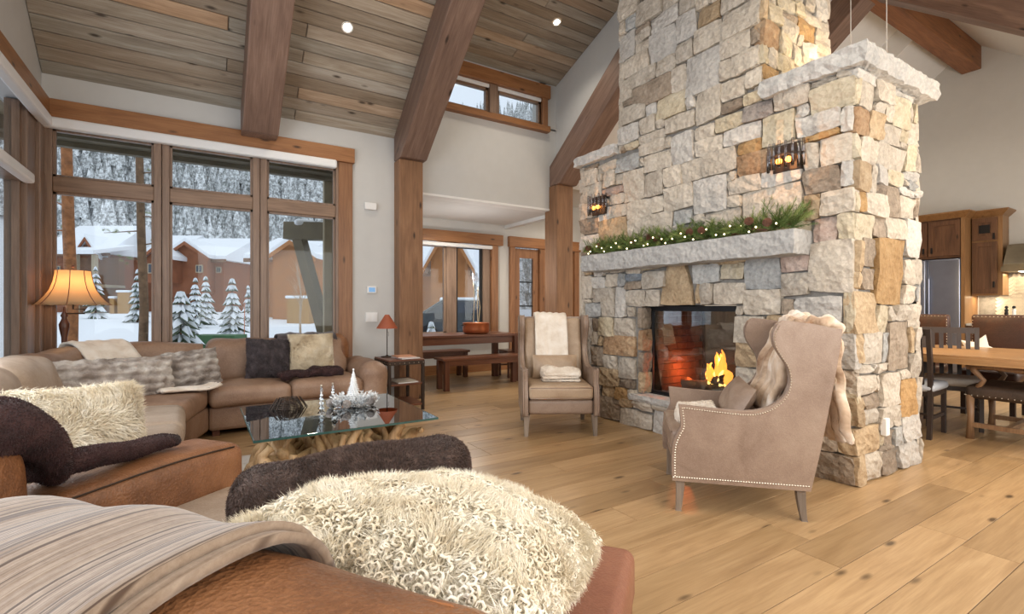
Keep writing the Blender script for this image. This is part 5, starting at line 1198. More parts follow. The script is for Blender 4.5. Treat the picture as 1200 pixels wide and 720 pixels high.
def book(loc, w, d, h, rz, col, label, group=None, cat='magazine'):
    t = thing('book' if cat == 'book' else 'magazine', label, cat, loc, rz, group)
    obj('cover', G().box(-w / 2, w / 2, -d / 2, d / 2, h - .002, h).box(-w / 2, w / 2, -d / 2, d / 2, 0, .002).box(-w / 2, -w / 2 + .002, -d / 2, d / 2, 0, h), plain('cover', col, .4), t)
    obj('pages', G().box(-w / 2 + .002, w / 2 - .003, -d / 2 + .003, d / 2 - .003, .002, h - .002), M['white'], t); return t
book((2.05, 5.62, .598), .23, .30, .012, .1, (.50, .47, .44), 'grey magazine at the bottom of the pile on the end table')
book((2.04, 5.64, .611), .22, .29, .010, -.08, (.55, .26, .15), 'terracotta-covered magazine on top of the end table pile')
book((2.02, 5.62, .323), .25, .32, .012, .05, (.55, .50, .42), 'cream magazine lying on the middle shelf of the end table')

# ================= WALL DEVICES
tag(obj('motion_sensor', soft((0, 0, 0), (.15, .05, .09), .012, n=4), M['white'], smooth=True, loc=(at(440, 236, 6.1).x, 6.27, 2.48)), 'small white box sensor high on the wall right of the big window', 'sensor')
t = thing('thermostat', 'white thermostat with a blue screen on the wall beside the timber post', 'thermostat', (1.845, 6.285, 1.42)); obj('body', G().box(-.06, .06, -.014, .012, -.045, .045), M['white'], t, bevel=.006); obj('screen', G().box(-.04, .04, -.016, -.012, -.028, .028), emis('lcd', (.10, .20, .34), .8), t)
t = thing('light_switch', 'wide white light switch plate behind the rust cone lamp', 'switch', (1.845, 6.29, 1.07)); obj('plate', G().box(-.075, .075, -.006, .008, -.06, .06), M['white'], t, bevel=.002)
for k in (-1, 1): obj('toggle', G().box(k * .035 - .017, k * .035 + .017, -.012, -.005, -.035, .035), M['white'], t)

# ================= NOOK: long table, benches, chair, copper pot
nt_ = thing('dining_table', 'long walnut table standing under the nook window behind the timber post', 'table', (3.47, 7.10, 0))
obj('top', G().box(-.86, .92, -.38, .38, .735, .775), M['walnut'], nt_, bevel=.006); obj('apron', G().box(-.80, .86, -.33, -.30, .63, .735).box(-.80, .86, .30, .33, .63, .735).box(-.80, -.77, -.33, .33, .63, .735).box(.83, .86, -.33, .33, .63, .735), M['walnut'], nt_)
for x in (-.80, .86):
    for y in (-.33, .33): obj('leg', G().box(x - .045, x + .045, y - .045, y + .045, 0, .735), M['walnut_z'], nt_, bevel=.004)
def bench(loc, label, L=1.42):
    t = thing('bench', label, 'bench', loc, 0, 'walnut benches in the nook'); obj('seat', G().box(-L / 2, L / 2, -.17, .17, .43, .465), M['walnut'], t, bevel=.005); obj('apron', G().box(-L / 2 + .04, L / 2 - .04, -.14, -.12, .35, .43).box(-L / 2 + .04, L / 2 - .04, .12, .14, .35, .43), M['walnut'], t)
    for x in (-L / 2 + .07, L / 2 - .07):
        for y in (-.12, .12): obj('leg', G().box(x - .035, x + .035, y - .035, y + .035, 0, .43), M['walnut_z'], t, bevel=.003)
    return t
bench((3.60, 6.57, 0), 'walnut bench on the near side of the nook table'); bench((3.2, 7.72, 0), 'walnut bench on the window side of the nook table')
def side_chair(loc, rz, label, seatmat, wm, cat='chair', group=None, slats=5, h=1.0, round_=False, zs=.46):
    """slat-back dining chair facing local -Y"""
    t = thing('dining_chair', label, cat, loc, rz, group); w = .22
    if round_: obj('seat', soft((0, 0, zs), (.46, .46, .075), .036, .012, n=10, puffs=(.3, .3, 1), fn=lambda P: P * np.array([1, 1, 1])), seatmat, t, smooth=True)
    else: obj('seat', G().box(-.22, .22, -.22, .22, zs - .03, zs), seatmat, t, bevel=.008)
    obj('seat_frame', G().box(-.21, .21, -.21, -.19, zs - .08, zs - .03).box(-.21, .21, .19, .21, zs - .08, zs - .03).box(-.21, -.19, -.21, .21, zs - .08, zs - .03).box(.19, .21, -.21, .21, zs - .08, zs - .03), wm, t)
    for sx in (-1, 1):
        obj('leg', G().box(sx * .195 - .018, sx * .195 + .018, -.215, -.18, 0, zs - .03), wm, t, bevel=.003)
        g = G(); P = [(sx * .20, .24, 0), (sx * .20, .205, zs * .6), (sx * .20, .205, zs), (sx * .205, .235, zs + .25), (sx * .21, .30, h)]
        for a in range(len(P) - 1):
            p, q = P[a], P[a + 1]; g.add([(p[0] - .017, p[1] - .022, p[2]), (p[0] + .017, p[1] - .022, p[2]), (p[0] + .017, p[1] + .022, p[2]), (p[0] - .017, p[1] + .022, p[2]), (q[0] - .017, q[1] - .022, q[2]), (q[0] + .017, q[1] - .022, q[2]), (q[0] + .017, q[1] + .022, q[2]), (q[0] - .017, q[1] + .022, q[2])], [(0, 3, 2, 1), (4, 5, 6, 7), (0, 1, 5, 4), (1, 2, 6, 5), (2, 3, 7, 6), (3, 0, 4, 7)])
        obj('back_leg', g, wm, t)
    g = G(); g.add([(-.22, .270, h - .06), (.22, .270, h - .06), (.22, .295, h - .06), (-.22, .295, h - .06), (-.22, .283, h), (.22, .283, h), (.22, .31, h), (-.22, .31, h)], [(0, 3, 2, 1), (4, 5, 6, 7), (0, 1, 5, 4), (1, 2, 6, 5), (2, 3, 7, 6), (3, 0, 4, 7)]); obj('top_rail', g, wm, t)
    for k in range(slats):
        x = -.14 + .28 * k / (slats - 1); g = G(); g.add([(x - .018, .205, zs + .02), (x + .018, .205, zs + .02), (x + .018, .220, zs + .02), (x - .018, .220, zs + .02), (x - .018, .270, h - .055), (x + .018, .270, h - .055), (x + .018, .285, h - .055), (x - .018, .285, h - .055)], [(0, 3, 2, 1), (4, 5, 6, 7), (0, 1, 5, 4), (1, 2, 6, 5), (2, 3, 7, 6), (3, 0, 4, 7)]); obj('slat', g, wm, t)
    for sx in (-1, 1): obj('stretcher', G().box(sx * .195 - .01, sx * .195 + .01, -.19, .21, .17, .20), wm, t)
    obj('stretcher', G().box(-.19, .19, .0, .02, .175, .195), wm, t); return t
side_chair((4.62, 7.25, 0), -PI / 2 - .15, 'dark walnut slat-back chair at the right end of the nook table', M['walnut'], M['walnut_z'], h=.98)
pt_ = thing('copper_pot', 'wide copper pot with twig sticks on the nook table', 'pot', (3.72, 6.98, .776))
M['copper'] = plain('copper', (0.50, 0.17, 0.075), .32, .75, var=.2, nscale=5)
obj('pot', G().lathe([(.001, 0), (.17, 0), (.205, .02), (.215, .08), (.21, .165), (.22, .175), (.205, .172), (.20, .16), (.20, .15), (.001, .15)], n=32), M['copper'], pt_, smooth=True)
obj('handle', G().tube([(-.215, -.04, .13), (-.25, -.03, .14), (-.25, .03, .14), (-.215, .04, .13)], .006, 6), M['iron'], pt_); obj('soil', G().lathe([(.0, .155), (.2, .155)], n=24), M['cone'], pt_)
M['twig'] = plain('pale_twig', (.55, .45, .30), .7)
for x, y, h, k in ((-.05, 0, .82, .02), (.05, .03, .60, -.015), (.02, -.04, .55, .03)): obj('twig', G().tube([(x, y, .15), (x + k, y, .15 + h * .5), (x - k * .5, y, .15 + h)], .006, 6), M['twig'], pt_)

# ================= KITCHEN WALL
M['cab'] = wood('cabinet_alder', (0.045, 0.018, 0.009), (0.115, 0.052, 0.026), (0.20, 0.10, 0.052), 2, .4, rnd=.1)
M['cab_side'] = wood('cabinet_side', (0.16, 0.075, 0.028), (0.27, 0.14, 0.055), (0.34, 0.19, 0.085), 2, .4, rnd=.1)
M['steel'] = plain('stainless', (0.30, 0.33, 0.42), 0.28, .85, var=.05)
M['hood'] = plain('hood_metal', (0.17, 0.145, 0.105), 0.4, .7, var=.15)
def paneldoor(par, x, y0, y1, z0, z1, glassp=False, knob=None):
    """a shaker door facing -X at x"""
    d = obj('door', G().box(x - .022, x, y0, y1, z0, z1), M['cab'], par, bevel=.003); f = .075
    g = G().box(x - .034, x - .02, y0, y0 + f, z0, z1).box(x - .034, x - .02, y1 - f, y1, z0, z1).box(x - .034, x - .02, y0 + f, y1 - f, z0, z0 + f).box(x - .034, x - .02, y0 + f, y1 - f, z1 - f, z1)
    obj('door_frame', g, M['cab'], d)
    obj('handle', G().box(x - .055, x - .034, knob[0] - .012, knob[0] + .012, knob[1] - .05, knob[1] + .05), M['black'], d)
    if glassp:
        ym, zm = (y0 + y1) / 2, (z0 + z1) / 2; obj('iron_inset', G().box(x - .036, x - .030, ym - .07, ym + .07, zm - .07, zm + .07), M['black'], d)
fc = thing('fridge_cabinet', 'dark alder cabinet surround with crown moulding above the refrigerator', 'cabinet', (0, 0, 0))
obj('side_panel', G().box(11.05, XK, 3.02, 3.07, 0, 2.74), M['cab_side'], fc); obj('side_panel', G().box(11.05, XK, 4.02, 4.07, 0, 2.74), M['cab_side'], fc)
obj('body', G().box(11.08, XK, 3.07, 4.02, 2.06, 2.74), M['cab'], fc)
def crown(par, x, y0, y1, z0, z1):
    o = .09; V = [(x, y0, z0), (XK, y0, z0), (XK, y1, z0), (x, y1, z0), (x - o, y0 - o, z1), (XK, y0 - o, z1), (XK, y1 + o, z1), (x - o, y1 + o, z1), (x - o, y0 - o, z1 + .02), (XK, y0 - o, z1 + .02), (XK, y1 + o, z1 + .02), (x - o, y1 + o, z1 + .02)]
    g = G(); g.add(V, [(0, 3, 2, 1), (0, 1, 5, 4), (1, 2, 6, 5), (2, 3, 7, 6), (3, 0, 4, 7), (4, 5, 9, 8), (5, 6, 10, 9), (6, 7, 11, 10), (7, 4, 8, 11), (8, 9, 10, 11)]); obj('crown', g, M['cab_side'], par)
crown(fc, 11.05, 3.02, 4.07, 2.74, 2.83); paneldoor(fc, 11.08, 3.08, 3.52, 2.10, 2.71, knob=(3.47, 2.20)); paneldoor(fc, 11.08, 3.54, 4.01, 2.10, 2.71, knob=(3.59, 2.20))
fr = thing('refrigerator', 'tall stainless steel refrigerator built into the alder cabinets', 'refrigerator', (0, 0, 0)); obj('door', soft((11.09, 3.30, 1.05), (.08, .44, 1.98), .02, n=6), M['steel'], fr, smooth=True); obj('door', soft((11.09, 3.785, 1.05), (.08, .44, 1.98), .02, n=6), M['steel'], fr, smooth=True)
obj('body', G().box(11.13, XK - .02, 3.08, 4.01, .02, 2.05), M['steel'], fr); obj('handle', G().tube([(11.04, 3.50, .8), (11.01, 3.50, .85), (11.01, 3.50, 1.7), (11.04, 3.50, 1.75)], .012, 8), M['steel'], fr)
uc = thing('upper_cabinet', 'narrow alder upper cabinet with a small dark inset between refrigerator and hood', 'cabinet', (0, 0, 0))
obj('body', G().box(11.36, XK, 2.62, 3.01, 1.40, 2.74), M['cab_side'], uc); crown(uc, 11.36, 2.62, 3.0, 2.74, 2.83); paneldoor(uc, 11.36, 2.68, 3.0, 2.34, 2.72, True, knob=(2.72, 2.40)); paneldoor(uc, 11.36, 2.68, 3.0, 1.43, 2.31, knob=(2.72, 1.58))
bc = thing('base_cabinet', 'dark alder base cabinets with pale counter along the kitchen wall', 'cabinet', (0, 0, 0)); obj('body', G().box(11.10, XK, -.9, 3.01, .08, .88), M['cab'], bc); obj('countertop', G().box(11.06, XK, -.9, 3.01, .88, .92), M['capstone'], bc, bevel=.004)
for k in range(6): paneldoor(bc, 11.10, -.85 + k * .64, -.24 + k * .64, .12, .84, knob=(-.30 + k * .64, .74))
hd = thing('range_hood', 'sloped bronze-grey range hood above the lit backsplash at the right edge', 'range hood', (0, 0, 0))
g = G(); g.prism([(11.10, 1.80), (XK, 1.80), (XK, 2.24), (11.36, 2.24), (11.10, 1.90)], 1, 1.2, 2.56); obj('canopy', g, M['hood'], hd, bevel=.004); obj('rim', G().box(11.085, XK, 1.18, 2.58, 1.78, 1.86), M['hood'], hd); obj('light_strip', G().box(11.2, 11.5, 1.4, 2.4, 1.772, 1.779), emis('hood_light', (1, .85, .6), 5), hd)
# herringbone backsplash of single tiles
bs = base('trim_backsplash', (XK - .012, 0, 0)); M['tile'] = plain('cream_tile', (.62, .55, .45), .35, var=.08, nscale=3)
struct('grout', G().box(.004, .012, -.9, 3.0, .92, 1.80), M['mortar'], bs)
tm = bpy.data.meshes.new('tile'); g = G().box(-.004, .006, -.095, .095, -.022, .022); tm.from_pydata(g.v, [], g.f); tm.materials.append(M['tile'])
nt2 = 0
for i in range(-2, 30):
    for j in range(-1, 20):
        for s_ in (1, -1):
            y = .95 + i * .14 + (.07 if s_ < 0 else 0); z = .95 + j * .0625
            if .95 < y < 2.92 and .98 < z < 1.74 and nt2 < 290:
                o = bpy.data.objects.new('tile', tm); COL.objects.link(o); o.parent = bs; o.location = (0, y, z); o.rotation_euler = (s_ * .62, 0, 0); nt2 += 1
l = bpy.data.lights.new('under', 'AREA'); l.shape = 'RECTANGLE'; l.size = .2; l.size_y = 1.3; l.energy = 7; l.color = (1, .80, .52); o = bpy.data.objects.new('under_cabinet_light', l); COL.objects.link(o); o.location = (11.5, 2.0, 1.75)
l = bpy.data.lights.new('under2', 'AREA'); l.shape = 'RECTANGLE'; l.size = .15; l.size_y = .35; l.energy = 3; l.color = (1, .78, .50); o = bpy.data.objects.new('under_cabinet_light', l); COL.objects.link(o); o.location = (11.5, 2.8, 1.39)
for k, (dy, lab) in enumerate(((0, 'dark pepper mill on the kitchen counter beside the refrigerator cabinet'), (-.09, 'second mill, standing right of the other on the kitchen counter'))):
    t = thing('pepper_mill', lab, 'mill', (11.3, 2.56 + dy, .921)); obj('body', G().lathe([(.001, 0), (.03, 0), (.028, .03), (.018, .10), (.026, .17), (.02, .20), (.028, .23), (.001, .26)], n=12), M['white' if k else 'black'], t, smooth=True); obj('cap', G().ball((0, 0, .275), .024, 8), M['black'], t, smooth=True)
# ================= DINING
M['oak_t'] = wood('honey_table', (0.20, 0.095, 0.038), (0.36, 0.20, 0.085), (0.47, 0.28, 0.13), 1, .35, rnd=0)
M['oak_z'] = wood('honey_leg', (0.14, 0.07, 0.035), (0.26, 0.15, 0.08), (0.36, 0.22, 0.12), 2, .4, rnd=0, knots=False)
M['espresso'] = plain('espresso_wood', (0.035, 0.024, 0.022), .4, var=.2)
dt = thing('dining_table', 'long honey wood dining table to the right of the fireplace', 'table', (6.45, 1.75, 0))
for k in range(5): obj('plank', G().box(-.72 + k * .288, -.72 + (k + 1) * .288 - .003, -1.6, 1.6, .72, .765), M['oak_t'], dt, bevel=.003)
obj('edge_frame', G().box(-.74, -.70, -1.6, 1.6, .69, .74).box(.70, .74, -1.6, 1.6, .69, .74).box(-.7, .7, 1.5, 1.6, .69, .72).box(-.7, .7, -1.6, -1.5, .69, .72), M['oak_t'], dt)
for y in (-1.1, 1.15): obj('leg', G().box(-.09, .09, y - .09, y + .09, .06, .70).box(-.38, .38, y - .05, y + .05, 0, .07).box(-.38, .38, y - .05, y + .05, .64, .70), M['oak_z'], dt, bevel=.01)
M['seat_w'] = plain('ivory_seat', (.62, .58, .52), .7, var=.08); M['seat_b'] = plain('bluegrey_seat', (.48, .52, .58), .7, var=.08)
side_chair((5.80, 1.98, 0), PI / 2 + .05, 'dark slat-back dining chair with pale blue seat closest to the fireplace', M['seat_b'], M['espresso'], group=None, round_=True, h=1.0)
c2 = at(1116, 360, 5.0); side_chair((c2.x, c2.y, 0), math.radians(-70), 'dark slat-back dining chair with round ivory seat, its slats facing the camera', M['seat_w'], M['espresso'], round_=True, h=.985)
# leather parsons chairs on the far side
def parsons(loc, rz, label):
    t = thing('leather_dining_chair', label, 'chair', loc, rz, 'nailhead leather chairs behind the table'); m_ = M['umber']
    obj('seat', soft((0, 0, .45), (.50, .50, .12), .04, .01, n=6), m_, t, smooth=True); obj('backrest', soft((0, .27, .78), (.50, .09, .66), .03, .012, n=8, puffs=(0, 1, 0)), m_, t, smooth=True)
    for x in (-.2, .2):
        for y in (-.2, .24): obj('leg', G().box(x - .022, x + .022, y - .022, y + .022, 0, .40), M['espresso'], t)
    g = G()
    for k in range(17): g.ball((-.235, .222, .50 + k * .034), .0045, 4).ball((.235, .222, .50 + k * .034), .0045, 4)
    for k in range(14): g.ball((-.22 + k * .034, .222, 1.09), .0045, 4)
    obj('nailhead_trim', g, M['nail'], t, kind='stuff'); return t
M['umber'] = leather('umber_leather', (0.02, 0.007, 0.004), (0.045, 0.015, 0.008), (0.09, 0.032, 0.015), .38)
parsons((7.48, 1.80, 0), -PI / 2, 'umber leather nailhead chair with a white pillow, behind the table')
parsons((7.52, 2.52, 0), -PI / 2, 'umber leather nailhead chair seen beside the stone edge, behind the table')
g = G(); K = 10; V = []
for sg in (-1, 1):
    V.append((0, sg * .05, 0))
    for k in range(K): an = PI / 2 + 2 * PI * k / K; R = .19 if k % 2 == 0 else .10; V.append((R * math.cos(an), 0, R * math.sin(an)))
g.add(V, [(0, 1 + k, 1 + (k + 1) % K) for k in range(K)] + [(11, 12 + (k + 1) % K, 12 + k) for k in range(K)])
tag(obj('star_pillow', g, M['white'], loc=(7.20, 1.85, .72)), 'white star-shaped pillow on the leather chair behind the dining table', 'pillow').rotation_euler = (0, .3, -PI / 2)
# carved oak armchair, near right
ac = thing('oak_armchair', 'honey oak armchair with dark leather nailhead seat at the right edge of the picture', 'armchair', (6.25, 1.34, 0), PI)
m_ = M['umber2'] = leather('dark_brown_leather', (0.03, 0.018, 0.012), (0.06, 0.038, 0.026), (0.10, 0.066, 0.048), .45)
obj('seat', soft((0, 0, .43), (.66, .56, .12), .04, .012, n=8, puffs=(.1, .1, 1)), m_, ac, smooth=True)
g = G()
for k in range(17): g.ball((-.32 + k * .04, -.283, .40), .0045, 4)
for k in range(14): g.ball((.333, -.27 + k * .04, .40), .0045, 4)
obj('nailhead_trim', g, M['nail'], ac, kind='stuff')
for x in (-.30, .30):
    obj('leg', G().tube([(x, -.25, 0), (x, -.245, .18), (x, -.25, .40)], [.032, .024, .032], 8), M['oak_z'], ac, smooth=True); obj('leg', G().tube([(x, .25, 0), (x, .245, .4), (x, .28, .8), (x, .33, 1.0)], [.026, .028, .026, .022], 8), M['oak_z'], ac, smooth=True)
    obj('arm_post', G().tube([(x, -.20, .46), (x, -.155, .54), (x, -.22, .62), (x, -.23, .655)], [.026, .020, .026, .034], 8), M['oak_z'], ac, smooth=True); obj('armrest', G().tube([(x, -.27, .655), (x, -.1, .66), (x, .1, .645), (x, .30, .66)], [.028, .022, .022, .024], 8), M['oak_z'], ac, smooth=True)
obj('stretcher', G().box(-.30, .30, -.02, .02, .11, .15).box(-.32, -.28, -.25, .25, .11, .15).box(.28, .32, -.25, .25, .11, .15), M['oak_z'], ac); obj('backrest', soft((0, .31, .78), (.58, .07, .44), .03, n=6), m_, ac, smooth=True)

# ================= OUTDOORS
hill = []; r_ = random.Random(2)
def gz(x, y):
    d = math.hypot(x, y); a = max(0, min(1, (d - 9) / 32)); return -.35 + 1.15 * a + .10 * math.sin(x * .21) * math.sin(y * .17) * min(1, d / 20)
def hz_(x, y):
    d = math.hypot(x, y * .95); k = max(0, d - 75); return gz(x, y) + k * .62 * min(1, k / 40) + 3.5 * math.sin(x * .045 + 1) * min(1, k / 30)
n = 60; P = [[(x, y, hz_(x, y)) for y in np.concatenate([np.linspace(8.5, 60, 24), np.linspace(66, 270, 36)])] for x in np.linspace(-190, 210, n)]
struct('snow_ground', grid_surf(P), M['snow'], smooth=True)
g = G(); g.add([(-90, 2, -.4), (-1.5, 2, -.4), (-1.5, 8.6, -.36), (-90, 8.6, -.3), (-90, -30, -.3), (-1.5, -30, -.4)], [(0, 1, 2, 3), (4, 5, 1, 0)]); struct('snow_ground', g, M['snow'])
struct('snow_ground', G().box(-1.5, 2.1, 6.5, 8.6, -.6, -.36).box(8.4, 60, 8.3, 9, -.6, -.3), M['snow'])
# snow-dusted forest covering the mountain
def tree_mass(name, mat, cnt, dmin, dmax, seed, hh=(5, 11), wf=.19):
    g = G(); rs_ = np.random.RandomState(seed)
    for k in range(cnt):
        px = rs_.uniform(-40, 760); d = rs_.uniform(dmin, dmax); r = (px - 600) / FPX; x, y = d * (SN + CS * r), d * (CS - SN * r)
        if y < 30: continue
        z = hz_(x, y); h = rs_.uniform(*hh); w = h * wf; o = len(g.v); a0 = rs_.rand() * 6
        for lv, (zb, wr_) in enumerate(((0, 1), (.34, .72), (.62, .42))):
            o = len(g.v); g.v.append((x, y, z + h * min(1, zb + .52)))
            for j in range(6): an = a0 + lv + 2 * PI * j / 6; q = w * wr_ * (1 if j % 2 else .6); g.v.append((x + q * math.cos(an), y + q * math.sin(an), z + h * zb))
            for j in range(6): g.f.append((o, o + 1 + j, o + 1 + (j + 1) % 6))
    o = obj(name, g, mat, kind='stuff'); return tag(o, 'dense snow-dusted conifer forest covering the mountainside behind the houses' if 'grey' in name else 'darker conifers scattered through the snowy mountain forest', 'forest')
def two(name, a, b, sc_):
    m, nt, p = new_mat(name); v = coords(nt, rnd=False); c = ramp(nt, [(.42, a), (.58, b)], noise(nt, v, sc_, 4, .75)).outputs[0]; nt.links.new(c, p.inputs['Base Color']); p.inputs['Roughness'].default_value = .9; return m
tree_mass('grey_forest', two('frosted_trees', (.30, .31, .31), (.92, .94, .96), 1.9), 6500, 78, 215, 4)
tree_mass('dark_forest', two('dark_trees', (.15, .16, .15), (.78, .80, .82), 1.6), 2200, 78, 215, 5, (6, 12), .15)
# own house: eave, bracket, side wall
ev = thing('porch_eave', 'brown timber eave and fascia of the house outside above the windows', 'eave', (0, 0, 0)); M['olive'] = plain('olive_stain', (.13, .105, .062), .7, var=.2)
M['olive2'] = plain('tan_stain', (.30, .24, .15), .7, var=.15)
obj('fascia', G().box(-3, 2.05, 7.9, 8.0, 3.14, 3.5), M['olive'], ev); obj('soffit', G().box(-3, 2.1, 6.5, 7.92, 3.36, 3.42), M['olive2'], ev); obj('beam', G().box(-3, 2.1, 7.72, 7.9, 3.2, 3.36), M['olive'], ev)
ev2 = thing('porch_eave', 'brown timber eave outside the left wall windows', 'eave', (-2.2, 3, 3.36)); obj('soffit', G().box(-.8, .70, -4, 3.4, 0, .06), M['olive2'], ev2); obj('fascia', G().box(-.8, -.7, -4, 3.4, -.22, .14), M['olive'], ev2)
for k in range(5): obj('rafter_tail', G().box(-.9 + k * .75, -.82 + k * .75, 6.5, 7.9, 3.28, 3.36), M['olive'], ev)
pb = thing('timber_bracket', 'dark olive timber post with diagonal brace outside the right window pane', 'bracket', (0, 0, 0))
def bar(p, q, w, h, mat, name, par):
    p, q = Vector(p), Vector(q); d = (q - p).normalized(); s_ = d.cross(Vector((0, 0, 1))); s_ = s_.normalized() if s_.length > .1 else Vector((1, 0, 0)); u = s_.cross(d); g = G()
    V = [p + s_ * a * w / 2 + u * b * h / 2 for a, b in ((-1, -1), (1, -1), (1, 1), (-1, 1))] + [q + s_ * a * w / 2 + u * b * h / 2 for a, b in ((-1, -1), (1, -1), (1, 1), (-1, 1))]
    g.add(V, [(0, 3, 2, 1), (4, 5, 6, 7), (0, 1, 5, 4), (1, 2, 6, 5), (2, 3, 7, 6), (3, 0, 4, 7)]); return obj(name, g, mat, par)
bar(at(337, 271, 8.2), at(392, 272, 8.0), .22, .28, M['olive'], 'beam', pb); bar(at(351, 280, 8.15), at(386, 410, 8.0), .16, .17, M['olive'], 'brace', pb); bar(at(384, 190, 7.7), at(384, 430, 7.7), .12, .12, M['olive2'], 'post', pb)
g = soft(at(356, 262, 8.15), (.30, .3, .10), .045, n=6); obj('snow_cap', g, M['snow'], pb, smooth=True)
sw = thing('house_side_wall', 'tan sided wall of this house with a dark window outside the right window pane', 'wall', (0, 0, 0))
obj('siding', G().box(1.72, 2.1, 6.55, 7.35, -.3, 3.3), M['olive2'], sw); obj('window', G().box(1.70, 1.73, 6.75, 7.2, .5, 2.35), M['black'], sw)
for k in range(7): obj('board', G().box(1.70, 1.722, 7.22, 7.35, -.3 + k * .5, -.3 + k * .5 + .47), M['olive2'], sw)
# houses
M['red_side'] = plain('red_cedar', (.27, .095, .042), .8, var=.2, nscale=2); M['brown_side'] = plain('brown_siding', (.20, .105, .06), .8, var=.2, nscale=2); M['orange_side'] = plain('orange_cedar', (.40, .17, .06), .8, var=.15, nscale=2)
M['trimtan'] = plain('tan_trim', (.42, .35, .25), .8); M['dglass'] = plain('dark_pane', (.06, .07, .09), .2)
def house(label, px0, px1, py_e, py_r, d, depth, side, wins, gables=(), lap=True, rot=0.0, name='townhouse'):
    """px0..px1 front width, py_e eave and py_r ridge seen from the room, at distance d"""
    q = at((px0 + px1) / 2, 360, d); t = thing(name, label, 'house', (q.x, q.y, gz(q.x, q.y) - .3), -YAW + rot); w = (px1 - px0) / FPX * d; ze = EYE + (360 - py_e) / FPX * d - t.location.z; zr = EYE + (360 - py_r) / FPX * (d + depth / 2) - t.location.z
    obj('wall', G().box(-w / 2, w / 2, 0, depth, -.5, ze), side, t); ov = .5
    obj('roof', G().prism([(-ov, ze - .1), (-ov, ze + .22), (depth / 2, zr + .25), (depth + ov, ze + .22), (depth + ov, ze - .1)], 0, -w / 2 - ov, w / 2 + ov), M['snow'], t)
    obj('fascia', G().box(-w / 2 - ov, w / 2 + ov, -ov - .05, -ov + .02, ze - .28, ze - .04), M['brown_side'], t)
    if lap:
        n_ = int((ze + .3) / .42)
        for k in range(n_): obj('siding_board', G().box(-w / 2 - .02, w / 2 + .02, -.05, .0, -.3 + k * .42, -.3 + k * .42 + .37), side, t)
    def X(px): return (px - (px0 + px1) / 2) / FPX * d
    def Z(py): return EYE + (360 - py) / FPX * d - t.location.z
    for a, b, c, e, *yo in wins:
        yo = yo[0] if yo else 0.0
        f = obj('window', G().box(X(a), X(b), yo - .12, yo - .04, Z(e), Z(c)), M['trimtan'], t); m = .07; obj('pane', G().box(X(a) + m, X(b) - m, yo - .14, yo - .11, Z(e) + m, Z(c) - m), M['dglass'], f); xm = (X(a) + X(b)) / 2
        obj('glazing_bar', G().box(xm - .02, xm + .02, yo - .15, yo - .13, Z(e) + m, Z(c) - m), M['trimtan'], f)
    for a, b, e, top, base_, pr in gables:
        xm = (X(a) + X(b)) / 2; g = G(); g.prism([(X(a), Z(base_)), (X(b), Z(base_)), (X(b), Z(e)), (xm, Z(top)), (X(a), Z(e))], 1, -pr, .5); gw = obj('gable_wall', g, side, t)
        for s_, x1 in ((-1, X(a) - .35), (1, X(b) + .35)):
            sl = (Z(top) - Z(e)) / (xm - X(a)); z1 = Z(e) - .35 * sl
            obj('gable_roof', G().prism([(x1, z1 + .06), (xm, Z(top) + .06), (xm, Z(top) + .36), (x1, z1 + .34)], 1, -pr - .35, depth / 2), M['snow'], gw)
            obj('barge_board', G().prism([(x1, z1 - .16), (xm, Z(top) - .18), (xm, Z(top) + .08), (x1, z1 + .08)], 1, -pr - .42, -pr - .32), side, gw)
    return t, X, Z
t, X, Z = house('brown townhouse with a snowy roof and a tan balcony, leftmost through the window', 56, 128, 297, 268, 40, 7, M['red_side'], [(66, 72, 312, 321), (87, 94, 308, 318), (74, 80, 330, 340)], gables=[(98, 122, 299, 281, 312, .5)])
for a in (126, 146): obj('porch_post', G().box(X(a) - .14, X(a) + .14, -3.0, -2.7, -.3, Z(303)), M['trimtan'], t)
obj('porch_roof', G().prism([(-3.3, Z(303)), (-3.3, Z(303) + .3), (1, Z(290) + .3), (1, Z(290))], 0, X(96), X(150)), M['snow'], t); obj('porch_wall', G().box(X(100), X(146), -.6, 0, -.3, Z(303)), M['brown_side'], t); obj('balcony_rail', G().box(X(118), X(147), -2.95, -2.85, Z(325), Z(323)).box(X(118), X(147), -2.95, -2.85, Z(335), Z(332)), M['trimtan'], t)
for k in range(9): obj('baluster', G().box(X(119 + k * 3.2) - .04, X(119 + k * 3.2) + .04, -2.93, -2.87, Z(335), Z(324)), M['trimtan'], t)
obj('balcony_floor', G().box(X(100), X(147), -2.9, 0, Z(338), Z(335)), M['trimtan'], t)
house('dark brown townhouse wing with a snowy hip roof behind the first tree trunk', 146, 196, 305, 279, 46, 9, M['brown_side'], [(168, 174, 312, 322)], gables=[(140, 155, 303, 284, 330, .6)])
house('red cedar townhouse with two front gables and snowy roofs, seen through the middle pane', 203, 262, 304, 283, 38, 8, M['red_side'], [(199, 213, 312, 323, -2.2), (240, 248, 312, 321, -1.0), (254, 260, 313, 320)], gables=[(196, 224, 305, 294, 333, 2.2), (208, 252, 302, 287, 345, 1.0)])
house('red cedar townhouse with porch posts right of the twin-gabled one', 266, 300, 306, 290, 46, 9, M['red_side'], [(284, 289, 318, 326)], gables=[])
house('orange lap-sided cedar house with snowy gable behind the timber bracket', 300, 352, 303, 283, 31, 8, M['orange_side'], [(327, 333, 314, 322)], gables=[(334, 378, 303, 288, 380, 1.6)])
house('tan cedar house seen through the nook window behind the copper pot', 470, 542, 318, 280, 24, 7, M['orange_side'], [(525, 531, 312, 332)], gables=[(512, 552, 308, 272, 380, 1.8)])
M['shed'] = plain('shed_wood', (.42, .24, .09), .8)
